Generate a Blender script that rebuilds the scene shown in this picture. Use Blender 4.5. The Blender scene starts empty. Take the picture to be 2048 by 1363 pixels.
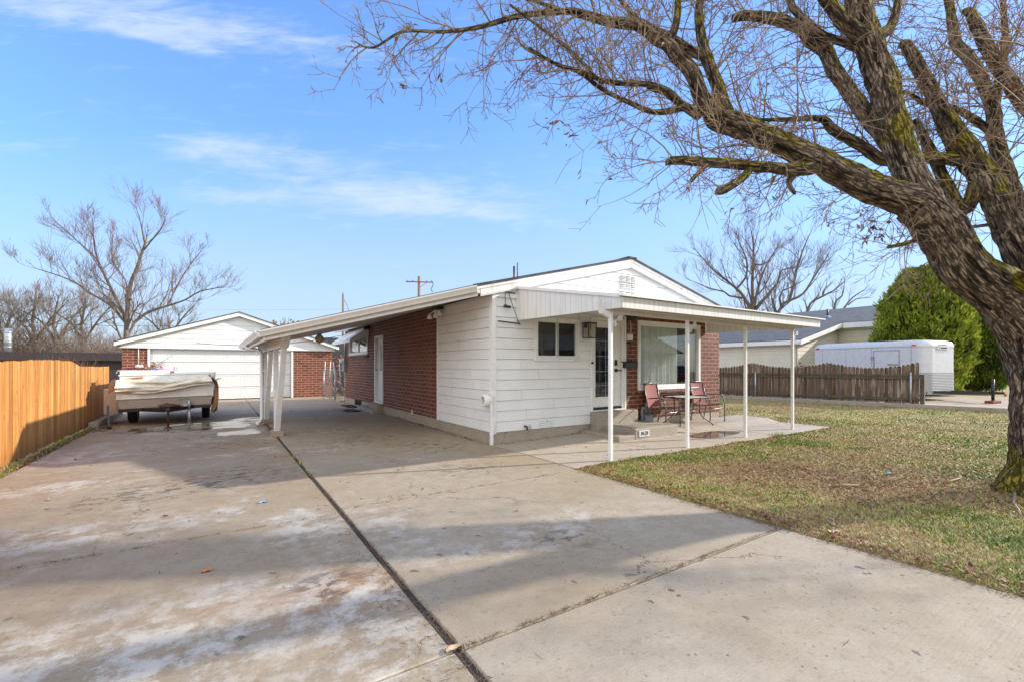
# Bare-tree winter street: low brick house, carport, garage, driveway and a mossy street tree
SUN_E=2.0;SKY_STR=.15;SKY_SAT=1.05;EXPO=1.66;SKY_TINT=(.78,.855,1.0)
CLOUD=(1.8,1.97,2.2);CLOUD_LOW=(1.28,1.52,1.88);SKY_BACK_FILL=(4.05,4.0,3.85)  # last one: white sky added behind the camera to lift the shade
import bpy, bmesh, math, random
import numpy as np
from mathutils import Vector, Matrix, noise as mnoise
R = math.radians
random.seed(7); rng = np.random.default_rng(7)
C = bpy.context.scene.collection

# ------------------------------------------------------------------ camera geometry (used to lay limbs out in space)
CAM_H = 1.42; FPX = 905.0; CX = 1024.0; HY = 731.0; YAW = R(33.06)
SY, CY = math.sin(YAW), math.cos(YAW)
def at(px, py, d):
    u = (px-CX)/FPX; v = (HY-py)/FPX
    return Vector((d*(SY+CY*u), d*(CY-SY*u), CAM_H+d*v))

# ------------------------------------------------------------------ mesh builder
class MB:
    def __init__(s): s.v=[]; s.f=[]; s.m=[]; s.sm=[]; s.bk=None
    def add(s, vs, fs, mi=0, smooth=False):
        o=len(s.v); s.v += [tuple(p) for p in vs]
        for q in fs: s.f.append([o+i for i in q]); s.m.append(mi); s.sm.append(smooth)
        return s
    def box(s,x0,x1,y0,y1,z0,z1,mi=0):
        vs=[(x,y,z) for z in (z0,z1) for y in (y0,y1) for x in (x0,x1)]
        return s.add(vs,[(0,2,3,1),(4,5,7,6),(0,1,5,4),(2,6,7,3),(0,4,6,2),(1,3,7,5)],mi)
    def obox(s,c,ax,ay,az,mi=0):           # half-axis vectors
        c=Vector(c);ax=Vector(ax);ay=Vector(ay);az=Vector(az)
        vs=[c+ax*i+ay*j+az*k for k in(-1,1) for j in(-1,1) for i in(-1,1)]
        return s.add(vs,[(0,2,3,1),(4,5,7,6),(0,1,5,4),(2,6,7,3),(0,4,6,2),(1,3,7,5)],mi)
    def beam(s,a,b,w,h,mi=0,up=(0,0,1)):   # box bar between two points
        a=Vector(a);b=Vector(b);d=(b-a);L=d.length;d.normalize();up=Vector(up)
        x=d.cross(up)
        if x.length<1e-4: x=d.cross(Vector((1,0,0)))
        x.normalize();z=x.cross(d)
        return s.obox((a+b)/2,d*L/2,x*w/2,z*h/2,mi)
    def prism(s,poly,d,mi=0):              # planar polygon (3d points) extruded by vector d
        n=len(poly);d=Vector(d);a=[Vector(p) for p in poly];b=[p+d for p in a]
        return s.add(a+b,[tuple(range(n))[::-1],tuple(range(n,2*n))]+[(i,(i+1)%n,n+(i+1)%n,n+i) for i in range(n)],mi)
    def tube(s,pts,rad,n=8,cap=True,mi=0,smooth=True):
        pts=[Vector(p) for p in pts]
        if not hasattr(rad,'__len__'): rad=[rad]*len(pts)
        k=len(pts); vs=[]; prev=None
        for i,p in enumerate(pts):
            t=(pts[min(i+1,k-1)]-pts[max(i-1,0)])
            if t.length<1e-9: t=Vector((0,0,1))
            t.normalize()
            if prev is None:
                x=t.orthogonal().normalized()
            else:
                x=prev-t*prev.dot(t)
                x=x.normalized() if x.length>1e-6 else t.orthogonal().normalized()
            prev=x;y=t.cross(x)
            for j in range(n):
                a=2*math.pi*j/n
                vs.append(p+(x*math.cos(a)+y*math.sin(a))*rad[i])
        fs=[(i*n+j,i*n+(j+1)%n,(i+1)*n+(j+1)%n,(i+1)*n+j) for i in range(k-1) for j in range(n)]
        if cap: fs+= [tuple(range(n))[::-1], tuple((k-1)*n+j for j in range(n))]
        return s.add(vs,fs,mi,smooth)
    def cyl(s,a,b,r,n=16,r2=None,mi=0): return s.tube([a,b],[r,r if r2 is None else r2],n,True,mi)
    def lathe(s,prof,c,n=20,mi=0,axis='z'):  # prof: (r,h)
        vs=[]
        for r,h in prof:
            for j in range(n):
                a=2*math.pi*j/n;u,w=r*math.cos(a),r*math.sin(a)
                vs.append({'z':(c[0]+u,c[1]+w,c[2]+h),'x':(c[0]+h,c[1]+u,c[2]+w),'y':(c[0]+u,c[1]+h,c[2]+w)}[axis])
        k=len(prof)
        fs=[(i*n+j,i*n+(j+1)%n,(i+1)*n+(j+1)%n,(i+1)*n+j) for i in range(k-1) for j in range(n)]
        return s.add(vs,fs,mi,True)
    def blob(s,c,r,nu=16,nv=10,amp=.15,freq=2.,mi=0,seed=0):
        vs=[];c=Vector(c)
        for i in range(nv+1):
            th=math.pi*i/nv
            for j in range(nu):
                ph=2*math.pi*j/nu
                d=Vector((math.sin(th)*math.cos(ph),math.sin(th)*math.sin(ph),math.cos(th)))
                k=1+amp*mnoise.noise(d*freq+Vector((seed*3.1,seed,0)))
                vs.append(c+Vector((d.x*r[0],d.y*r[1],d.z*r[2]))*k)
        fs=[(i*nu+j,(i+1)*nu+j,(i+1)*nu+(j+1)%nu,i*nu+(j+1)%nu) for i in range(nv) for j in range(nu)]
        return s.add(vs,fs,mi,True)
    def build(s,name,mats,parent=None,loc=None,bevel=0,uv=True,fixn=True):
        me=bpy.data.meshes.new(name)
        if parent is not None and loc is None: o3=parent['_base'] if '_base' in parent else (0,0,0)
        else: o3=loc or (0,0,0)
        base=None
        if parent is not None:
            base=o3
        off=np.array(o3 if (parent is not None or loc) else (0,0,0),dtype=float)
        V=np.array(s.v,dtype=float).reshape(-1,3)-off
        me.from_pydata(V.tolist(),[],s.f)
        if not isinstance(mats,(list,tuple)): mats=[mats]
        for m in mats: me.materials.append(m)
        me.polygons.foreach_set('material_index',s.m)
        if fixn:
            b=bmesh.new();b.from_mesh(me);bmesh.ops.recalc_face_normals(b,faces=b.faces);b.to_mesh(me);b.free()
        me.polygons.foreach_set('use_smooth',s.sm)
        me.update()
        if uv: box_uv(me,off)
        ob=bpy.data.objects.new(name,me);C.objects.link(ob)
        if parent is not None: ob.parent=parent
        elif loc: ob.location=loc
        ob['_base']=tuple(float(q) for q in off)
        if bevel:
            md=ob.modifiers.new('bevel','BEVEL');md.width=bevel;md.segments=2;md.limit_method='ANGLE';md.angle_limit=R(40)
        return ob
def box_uv(me,off):
    n=len(me.loops)
    if n==0: return
    co=np.empty(len(me.vertices)*3);me.vertices.foreach_get('co',co);co=co.reshape(-1,3)+off
    vi=np.empty(n,dtype=np.int64);me.loops.foreach_get('vertex_index',vi)
    nor=np.empty(len(me.polygons)*3);me.polygons.foreach_get('normal',nor);nor=np.abs(nor.reshape(-1,3))
    tot=np.empty(len(me.polygons),dtype=np.int64);me.polygons.foreach_get('loop_total',tot)
    ax=np.repeat(np.argmax(nor,axis=1),tot);p=co[vi]
    u=np.where(ax==0,p[:,1],p[:,0]);w=np.where(ax==2,p[:,1],p[:,2])
    me.uv_layers.new(name='UVMap').data.foreach_set('uv',np.stack([u,w],1).ravel())
def raw_mesh(name,V,F,mat,attr=None,parent=None,smooth=False):
    """big meshes straight from numpy; F is (n,3) or (n,4)"""
    me=bpy.data.meshes.new(name);k=F.shape[1]
    me.vertices.add(len(V));me.vertices.foreach_set('co',np.ascontiguousarray(V,dtype=np.float32).ravel())
    me.loops.add(F.size);me.loops.foreach_set('vertex_index',F.ravel().astype(np.int32))
    me.polygons.add(len(F));me.polygons.foreach_set('loop_start',np.arange(0,F.size,k,dtype=np.int32))
    if attr is not None:
        a=me.attributes.new('tint','FLOAT','POINT');a.data.foreach_set('value',np.asarray(attr,dtype=np.float32))
    me.materials.append(mat);me.update(calc_edges=True);me.validate()
    if smooth: me.polygons.foreach_set('use_smooth',[True]*len(me.polygons))
    ob=bpy.data.objects.new(name,me);C.objects.link(ob)
    if parent is not None: ob.parent=parent
    return ob
def tag(o,label=None,cat=None,group=None,kind=None):
    if label:o['label']=label
    if cat:o['category']=cat
    if group:o['group']=group
    if kind:o['kind']=kind
    return o
def thing(name,label,cat,loc=(0,0,0),group=None,local=False):
    o=bpy.data.objects.new(name,None);C.objects.link(o);o.location=loc;o.empty_display_size=.2
    o['_base']=(0.,0.,0.) if local else tuple(float(q) for q in loc)
    return tag(o,label,cat,group)
def copy_tree(o,parent=None):
    c=o.copy();C.objects.link(c)
    if parent is not None:c.parent=parent
    for ch in list(o.children):copy_tree(ch,c)
    return c

# ------------------------------------------------------------------ node helper
class NT:
    def __init__(s,nt): s.t=nt; s.n=nt.nodes; s.n.clear()
    def new(s,ty,_in=None,**kw):
        n=s.n.new(ty)
        for k,v in kw.items(): setattr(n,k,v)
        for k,v in (_in or {}).items(): s.set(n,k,v)
        return n
    def set(s,n,k,v):
        i=n.inputs[k]
        if isinstance(v,bpy.types.NodeSocket): s.t.links.new(v,i)
        elif isinstance(v,bpy.types.Node): s.t.links.new(v.outputs[0],i)
        else:
            if i.type=='RGBA' and len(v)==3: v=(*v,1)
            i.default_value=v
    def math(s,op,a,b=None,c=None,clamp=False):
        n=s.n.new('ShaderNodeMath');n.operation=op;n.use_clamp=clamp
        for i,x in enumerate((a,b,c)):
            if x is not None:s.set(n,i,x)
        return n.outputs[0]
    def vmath(s,op,a,b=None):
        n=s.n.new('ShaderNodeVectorMath');n.operation=op;s.set(n,0,a)
        if b is not None:s.set(n,1,b)
        return n.outputs['Value'] if op in('DOT_PRODUCT','LENGTH') else n.outputs[0]
    def mix(s,f,a,b,blend='MIX'):
        n=s.n.new('ShaderNodeMix');n.data_type='RGBA';n.blend_type=blend;n.clamp_factor=True
        s.set(n,0,f)
        s.set(n,6,a);s.set(n,7,b)
        return n.outputs[2]
    def ramp(s,f,a,b,ca=0.,cb=1.,smooth=True):
        n=s.n.new('ShaderNodeMapRange');n.interpolation_type='SMOOTHSTEP' if smooth else 'LINEAR'
        s.set(n,0,f);s.set(n,1,a);s.set(n,2,b);s.set(n,3,ca);s.set(n,4,cb)
        return n.outputs[0]
    def noise(s,vec,scale,detail=4,rough=.55,dist=0,out=0):
        n=s.new('ShaderNodeTexNoise',{'Scale':scale,'Detail':detail,'Roughness':rough,'Distortion':dist,'Vector':vec})
        return n.outputs[out]
    def mapping(s,vec,scale=(1,1,1),loc=(0,0,0),rot=(0,0,0)):
        return s.new('ShaderNodeMapping',{'Vector':vec,'Scale':scale,'Location':loc,'Rotation':rot}).outputs[0]
    def coord(s,k='Object'): return s.new('ShaderNodeTexCoord').outputs[k]
    def world_pos(s): return s.new('ShaderNodeNewGeometry').outputs['Position']
    def uv(s): return s.new('ShaderNodeUVMap').outputs[0]
    def bump(s,h,strength=.3,dist=.01,normal=None):
        d={'Height':h,'Strength':strength,'Distance':dist}
        if normal is not None:d['Normal']=normal
        return s.new('ShaderNodeBump',d).outputs[0]
    def attr(s,name,out='Fac'): return s.new('ShaderNodeAttribute',attribute_name=name).outputs[out]
    def sepx(s,v):
        n=s.new('ShaderNodeSeparateXYZ',{0:v});return n.outputs
    def comb(s,x,y,z): return s.new('ShaderNodeCombineXYZ',{0:x,1:y,2:z}).outputs[0]
    def spot(s,P,x,y,rx,ry):              # soft elliptical mask round a place on the ground (a stain, a wet patch)
        q=s.sepx(P)
        a=s.math('DIVIDE',s.math('SUBTRACT',q[0],x),rx);b=s.math('DIVIDE',s.math('SUBTRACT',q[1],y),ry)
        return s.math('EXPONENT',s.math('MULTIPLY',s.math('ADD',s.math('MULTIPLY',a,a),s.math('MULTIPLY',b,b)),-1.))
    def out(s,base,rough=.6,bump=None,metal=0,spec=None,**kw):
        b=s.new('ShaderNodeBsdfPrincipled',{'Base Color':base,'Roughness':rough,'Metallic':metal})
        if bump is not None:s.set(b,'Normal',bump)
        if spec is not None:s.set(b,'Specular IOR Level',spec)
        for k,v in kw.items():s.set(b,k.replace('_',' '),v)
        o=s.new('ShaderNodeOutputMaterial');s.t.links.new(b.outputs[0],o.inputs[0]);return b
MATS={}
def material(name):
    m=bpy.data.materials.new(name);m.use_nodes=True;MATS[name]=m
    return m,NT(m.node_tree)
def simple(name,base,rough=.5,metal=0,var=.12,scale=6.,bump=0.,spec=None,grime=None):
    m,t=material(name);P=t.world_pos()
    n=t.noise(P,scale,5,.6);f=t.ramp(n,.3,.7)
    c=t.mix(f,tuple(max(0,x*(1-var)) for x in base),tuple(min(1,x*(1+var)) for x in base))
    if grime:
        g=t.noise(t.mapping(P,(7,7,1.2)),1.6,6,.65);c=t.mix(t.ramp(g,.52,.75,0,grime[1]),c,grime[0])
    rr=t.ramp(n,.2,.8,max(.02,rough-.08),min(1,rough+.08))
    t.out(c,rr,t.bump(t.noise(P,scale*14,3),bump,.004) if bump else None,metal,spec)
    return m
# ------------------------------------------------------------------ materials
def brick_mat(name,c1,c2,mortar,w,h,offx=0,offz=0):
    m,t=material(name);uv=t.mapping(t.uv(),(1,1,1),(offx,offz,0))
    wob=t.vmath('ADD',uv,t.vmath('MULTIPLY',t.vmath('SUBTRACT',t.noise(uv,9,2,out=1),(.5,.5,.5)),(.006,.006,0)))
    b=t.new('ShaderNodeTexBrick',{'Vector':wob,'Color1':(0,0,0,1),'Color2':(1,1,1,1),'Mortar':(0,0,0,1),'Scale':1.,'Mortar Size':.0075,'Mortar Smooth':.12,'Bias':0.,'Brick Width':w,'Row Height':h},offset=.5)
    P=t.world_pos();n1=t.noise(P,55,4,.6);n2=t.noise(P,1.1,4)
    col=t.mix(b.outputs[0],c1,c2);wn=t.new('ShaderNodeTexWhiteNoise',{'W':t.math('MULTIPLY',b.outputs[0],911.7)},noise_dimensions='1D');col=t.mix(t.ramp(wn.outputs['Value'],.72,.95,0,.75),col,tuple(x*.45 for x in c1));col=t.mix(t.ramp(wn.outputs['Value'],.0,.18,.5,0),col,tuple(x*1.5 for x in c2));col=t.mix(t.ramp(n1,.3,.75,0,.5),col,tuple(x*.6 for x in c1))
    col=t.mix(t.ramp(n2,.35,.7,0,.3),col,tuple(x*1.35 for x in c2))
    mo=t.mix(t.ramp(t.noise(P,30,3),.3,.7),tuple(x*.8 for x in mortar),mortar)
    col=t.mix(b.outputs[1],col,mo)
    hgt=t.math('ADD',t.math('SUBTRACT',1.,b.outputs[1]),t.math('MULTIPLY',n1,.25))
    t.out(col,t.ramp(n1,.2,.8,.62,.85),t.bump(hgt,.7,.008))
    return m
BRICK=brick_mat('house_brick',(.115,.028,.016),(.20,.052,.029),(.40,.28,.19),.285,.0935)
BRICKG=brick_mat('garage_brick',(.16,.04,.024),(.23,.065,.038),(.50,.36,.26),.32,.1055)
def siding_mat(name,base,dirt):
    m,t=material(name);P=t.world_pos()
    g=t.noise(t.mapping(P,(1.2,1.2,9)),1.5,6,.6);n=t.noise(P,2.2,4)
    c=t.mix(t.ramp(n,.3,.7),base,tuple(x*.93 for x in base))
    c=t.mix(t.ramp(g,.55,.8,0,.35),c,dirt)
    gr=t.noise(t.mapping(P,(3,3,60)),5,3)
    t.out(c,.48,t.bump(gr,.12,.002));return m
SIDING=siding_mat('white_siding',(.82,.825,.82),(.60,.59,.57))
CREAM=siding_mat('cream_siding',(.72,.67,.52),(.55,.5,.4))
TRIM=simple('white_trim',(.80,.795,.775),.45,var=.05,grime=((.42,.39,.34),.45))
RAKE=simple('peeling_rake_paint',(.76,.75,.73),.5,var=.05,grime=((.27,.25,.23),.55))
SOFFIT=simple('soffit_paint',(.66,.62,.58),.55,var=.06,grime=((.3,.26,.22),.4))
ALU=simple('white_aluminium',(.78,.775,.755),.38,var=.04,grime=((.48,.45,.40),.35))
GDOOR=simple('garage_door_paint',(.74,.74,.73),.45,var=.02)
def ribbed_mat():
    m,t=material('ribbed_aluminium');P=t.world_pos();q=t.sepx(P)
    s=t.math('ADD',q[0],t.math('MULTIPLY',q[1],1.0))
    fr=t.math('FRACT',t.math('MULTIPLY',s,1/.105))
    line=t.math('LESS_THAN',t.math('ABSOLUTE',t.math('SUBTRACT',fr,.5)),.05)
    n=t.noise(t.mapping(P,(8,8,1)),1.6,5)
    c=t.mix(t.ramp(n,.4,.75,0,.5),(.76,.75,.72),(.55,.52,.47));c=t.mix(t.math('MULTIPLY',line,.38),c,(.30,.27,.23))
    t.out(c,.42,t.bump(line,-.6,.01));return m
RIBBED=ribbed_mat()
def concrete_mat(name,tan,grey,white,amount,wet=(),bleach=(),dark=(),rust=0,pits=1.,broom=0):
    m,t=material(name);P=t.world_pos()
    Ps=P
    n1=t.noise(Ps,.6,9,.66,.15);n2=t.noise(t.mapping(P,(.9,1.1,1),(5,9,0)),1.0,10,.72,.15);n3=t.noise(P,75,4,.7);n4=t.noise(P,5.,6,.65)
    c=t.mix(t.ramp(n1,.36,.62),tan,grey)
    c=t.mix(t.ramp(n4,.35,.7,0,.38),c,tuple(x*.68 for x in tan))
    wl=t.ramp(n2,amount,amount+.13,0,.85)
    wl=t.math('MULTIPLY',wl,t.ramp(n4,.32,.6,.25,1))
    c=t.mix(wl,c,white)
    if rust:c=t.mix(t.ramp(t.noise(t.mapping(P,(.6,1.5,1),(2,7,3)),.9,6,.6),.56,.72,0,rust),c,(.36,.17,.08))
    c=t.mix(t.ramp(n3,.25,.8,.0,.42),c,tuple(x*.55 for x in grey))
    c=t.mix(t.ramp(t.noise(P,19,6,.75),.52,.66,0,.42),c,tuple(x*.5 for x in tan))
    ck=t.new('ShaderNodeTexVoronoi',{'Vector':t.vmath('ADD',P,t.vmath('MULTIPLY',t.noise(P,1.6,7,.65,out=1),(.9,.9,0))),'Scale':.33},feature='DISTANCE_TO_EDGE')
    crk=t.math('MULTIPLY',t.ramp(ck.outputs['Distance'],.0012,.0035,1,0),t.ramp(t.noise(P,.7,2),.48,.54));c=t.mix(t.math('MULTIPLY',crk,.7),c,(.07,.055,.045))
    rough=t.ramp(n3,.2,.8,.72,.92)
    v=t.new('ShaderNodeTexVoronoi',{'Vector':t.vmath('ADD',P,t.vmath('MULTIPLY',t.noise(P,9,3,out=1),(.12,.12,0))),'Scale':5.5,'Randomness':1.})
    pm=t.math('MULTIPLY',t.ramp(v.outputs['Distance'],.07,.14,1,0),t.ramp(t.noise(P,.9,3),.44,.56))
    c=t.mix(t.math('MULTIPLY',pm,.85*pits),c,(.075,.068,.06))
    v2=t.new('ShaderNodeTexVoronoi',{'Vector':P,'Scale':17.,'Randomness':1.})
    pm2=t.math('MULTIPLY',t.ramp(v2.outputs['Distance'],.08,.17,1,0),t.ramp(t.noise(P,1.7,3),.44,.58))
    c=t.mix(t.math('MULTIPLY',pm2,.7*pits),c,(.09,.08,.07))
    hgt=t.math('SUBTRACT',t.math('ADD',t.math('MULTIPLY',n3,.5),t.math('MULTIPLY',n4,.4)),t.math('ADD',pm,pm2))
    if broom:
        q=t.sepx(P);rows=t.noise(t.mapping(P,(1.2,70,1)),1.,3,.6)
        hgt=t.math('ADD',hgt,t.math('MULTIPLY',rows,broom));c=t.mix(t.ramp(rows,.56,.75,0,.28*broom),c,tuple(x*.62 for x in grey))
    for (x,y,rx,ry) in bleach:
        k=t.math('MULTIPLY',t.spot(P,x,y,rx,ry),t.ramp(t.noise(P,4.5,12,.76),.44,.60));c=t.mix(t.math('MULTIPLY',k,.62),c,white)
    for (x,y,rx,ry) in dark:
        k=t.math('MULTIPLY',t.spot(P,x,y,rx,ry),t.ramp(t.noise(t.mapping(P,(.8,1.2,1)),7.,7,.7,.4),.50,.58));c=t.mix(t.math('MULTIPLY',k,.8),c,(.085,.065,.05))
    for (x,y,rx,ry) in wet:
        k=t.math('MULTIPLY',t.spot(P,x,y,rx,ry),t.ramp(t.noise(t.mapping(P,(1,2.,1)),1.7,5,.6,.5),.36,.56))
        k=t.ramp(k,.12,.4)
        c=t.mix(t.math('MULTIPLY',k,.55),c,(.085,.06,.042))
        rough=t.math('MULTIPLY',rough,t.math('SUBTRACT',1.,t.math('MULTIPLY',k,.85)))
        hgt=t.math('MULTIPLY',hgt,t.math('SUBTRACT',1.,t.math('MULTIPLY',k,.8)))
    t.out(c,rough,t.bump(hgt,.28,.008));return m
DRIVE_L=concrete_mat('driveway_concrete_stained',(.325,.24,.145),(.375,.30,.205),(.60,.57,.51),.54,bleach=((-1.2,5.2,.9,.45),(-.9,3.1,1.0,.5),(-.2,2.7,.9,.35),(.1,2.0,.9,.3),(-1.9,9.6,.7,.7),(-1.6,7.3,.8,.4),(.6,4.3,.3,.4),(.75,2.8,.3,.8)),dark=((.3,6.9,.55,.7),(-.3,6.6,.6,.5),(.2,9.6,.7,.6),(-.4,11.0,.9,.4),(.6,3.1,.25,.3),(-.9,6.4,.5,.4)),wet=((-.3,12.9,1.5,.8),(.55,11.3,.6,.5),(.75,13.6,.5,.8)),rust=.42)
DRIVE_R=concrete_mat('driveway_concrete',(.355,.275,.175),(.41,.34,.25),(.58,.53,.47),.58,bleach=((1.6,8.3,.5,.4),(2.2,10.5,.9,.7),(1.3,4.0,.3,.8),(2.4,3.1,.9,.3)),dark=((2.0,8.6,.7,.4),(2.6,9.1,.6,.3),(3.2,7.6,.6,.5),(2.9,5.6,.5,.4),(2.4,2.9,.3,.25)),rust=.12)
DRIVE_F=concrete_mat('driveway_concrete_broomed',(.375,.30,.205),(.43,.365,.28),(.55,.505,.45),.60,rust=.1,broom=.8)
PATIO=concrete_mat('patio_concrete',(.44,.365,.28),(.48,.42,.345),(.58,.53,.47),.58,pits=.4)
FOUND=concrete_mat('foundation_concrete',(.40,.335,.25),(.44,.38,.30),(.54,.49,.43),.6,pits=.5)
STEPC=concrete_mat('step_concrete',(.36,.31,.245),(.40,.35,.29),(.5,.45,.4),.58,pits=.4)
APRON=concrete_mat('apron_concrete',(.42,.31,.205),(.46,.37,.27),(.56,.5,.42),.55,pits=.6)
SOIL=simple('crack_soil',(.055,.042,.032),.95,var=.4,scale=25,bump=.6)
def ground_mat(name,dry):
    m,t=material(name);P=t.world_pos()
    n1=t.noise(P,.45,6,.6,.4);n2=t.noise(P,2.3,6,.65);n3=t.noise(P,48,4,.7)
    c=t.mix(t.ramp(n1,.40,.60),(.38,.27,.13),(.37,.32,.09))
    c=t.mix(t.ramp(n2,.5,.68,0,.75),c,(.19,.21,.045))
    c=t.mix(t.ramp(n2,.30,.42,.7,0),c,(.22,.13,.07))
    c=t.mix(t.ramp(n3,.35,.75,0,.5),c,(.14,.10,.05))
    t.out(c,.95,t.bump(n3,.8,.02));return m
LAWN=ground_mat('lawn_ground',.5)
def blade_mat():
    m,t=material('grass_blade');a=t.attr('tint')
    n=t.new('ShaderNodeValToRGB',{0:a});r=n.color_ramp;r.elements[0].position=0;r.elements[0].color=(.38,.265,.14,1);r.elements[1].position=1;r.elements[1].color=(.09,.18,.022,1)
    for p,c in((.28,(.52,.40,.19,1)),(.5,(.46,.40,.13,1)),(.75,(.22,.27,.045,1))):
        e=r.elements.new(p);e.color=c
    t.out(n.outputs[0],.6,spec=.25);return m
BLADE=blade_mat()
def leaf_mat(name,cols):
    m,t=material(name);a=t.attr('tint')
    n=t.new('ShaderNodeValToRGB',{0:a});r=n.color_ramp
    r.elements[0].color=(*cols[0],1);r.elements[1].color=(*cols[-1],1)
    for i,c in enumerate(cols[1:-1]):r.elements.new((i+1)/(len(cols)-1)).color=(*c,1)
    b=t.new('ShaderNodeBsdfPrincipled',{'Base Color':n.outputs[0],'Roughness':.6})
    tr=t.new('ShaderNodeBsdfTranslucent',{'Color':n.outputs[0]})
    mx=t.new('ShaderNodeMixShader',{0:.25,1:b.outputs[0],2:tr.outputs[0]});o=t.new('ShaderNodeOutputMaterial',{0:mx.outputs[0]})
    return m
DEADLEAF=leaf_mat('dead_leaf',[(.10,.04,.018),(.25,.10,.035),(.36,.17,.07),(.42,.30,.2)])
CEDAR=leaf_mat('cedar_foliage',[(.025,.045,.006),(.11,.16,.012),(.29,.34,.022),(.46,.46,.05)])
SHRUB=leaf_mat('shrub_leaf',[(.05,.07,.03),(.12,.16,.09),(.2,.24,.15)])
def bark_mat():
    m,t=material('mossy_bark');B=t.attr('bark','Vector');P=t.world_pos()
    n1=t.noise(t.mapping(B,(1,1,.13)),34,6,.65,.5);n2=t.noise(t.mapping(B,(1,1,.13)),15,5,.6,.7);n3=t.noise(P,2.1,5,.6);n4=t.noise(P,60,3,.7)
    c=t.mix(t.ramp(n1,.38,.60),(.085,.058,.041),(.38,.29,.215))
    c=t.mix(t.ramp(n2,.52,.68,0,.6),c,(.34,.25,.185))
    c=t.mix(t.ramp(n2,.46,.36,0,.9),c,(.014,.009,.006))
    nz=t.sepx(t.new('ShaderNodeNewGeometry').outputs['Normal'])
    mk=t.math('ADD',t.math('ADD',t.math('MULTIPLY',nz[2],.26),t.math('MULTIPLY',nz[0],.10)),t.math('MULTIPLY',t.noise(P,1.5,4,.55),.9))
    mk=t.math('MULTIPLY',t.ramp(mk,.40,.50),t.ramp(n4,.28,.5,.55,1))
    moss=t.mix(t.ramp(n4,.3,.75),(.14,.115,.010),(.42,.34,.02))
    c=t.mix(t.math('MULTIPLY',mk,.85),c,moss)
    vo=t.new('ShaderNodeTexVoronoi',{'Vector':t.vmath('ADD',t.mapping(B,(1,1,.16)),t.vmath('MULTIPLY',t.noise(t.mapping(B,(1,1,.3)),22,6,.7,out=1),(.075,.075,.03))),'Scale':34.},feature='DISTANCE_TO_EDGE')
    pl=t.ramp(vo.outputs['Distance'],.0,.16);c=t.mix(t.ramp(vo.outputs['Distance'],.0,.09,.62,0),c,(.022,.014,.010))
    h=t.math('ADD',t.math('ADD',t.math('MULTIPLY',n1,.5),t.math('MULTIPLY',n2,.5)),t.math('MULTIPLY',pl,1.))
    t.out(c,.9,t.bump(h,1.,.045),spec=.2);return m
BARK=bark_mat()
def twig_mat(name,a,b):
    m,t=material(name);P=t.world_pos();n=t.noise(P,3.5,4);n2=t.noise(P,70,3)
    c=t.mix(t.ramp(n,.3,.7),a,b);c=t.mix(t.ramp(n2,.4,.75,0,.4),c,tuple(x*.5 for x in a));t.out(c,.75,t.bump(n2,.3,.004));return m
TWIG=twig_mat('young_wood',(.27,.165,.095),(.40,.30,.20))
TWIGF=twig_mat('far_wood',(.10,.07,.052),(.19,.145,.115))
TWIGD=twig_mat('brush_wood',(.15,.105,.08),(.26,.205,.165))
def shingle_mat(name,a,b):
    m,t=material(name);P=t.world_pos()
    bk=t.new('ShaderNodeTexBrick',{'Vector':t.mapping(P,(1,1,1),rot=(0,0,R(90))),'Color1':(0,0,0,1),'Color2':(1,1,1,1),'Mortar':(0,0,0,1),'Scale':1.,'Mortar Size':.006,'Brick Width':.3,'Row Height':.14},offset=.37)
    n=t.noise(P,60,3,.7);n2=t.noise(P,3,4)
    c=t.mix(bk.outputs[0],a,b);c=t.mix(t.ramp(n,.3,.7,0,.5),c,tuple(x*.6 for x in a));c=t.mix(t.math('MULTIPLY',bk.outputs[1],.6),c,(.02,.02,.022))
    c=t.mix(t.ramp(n2,.4,.7,0,.4),c,b)
    t.out(c,.9,t.bump(t.math('SUBTRACT',n,bk.outputs[1]),.5,.008));return m
SHING=shingle_mat('dark_shingle',(.045,.045,.048),(.10,.10,.105))
SHINGB=shingle_mat('blue_grey_shingle',(.055,.062,.072),(.12,.132,.15))
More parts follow.
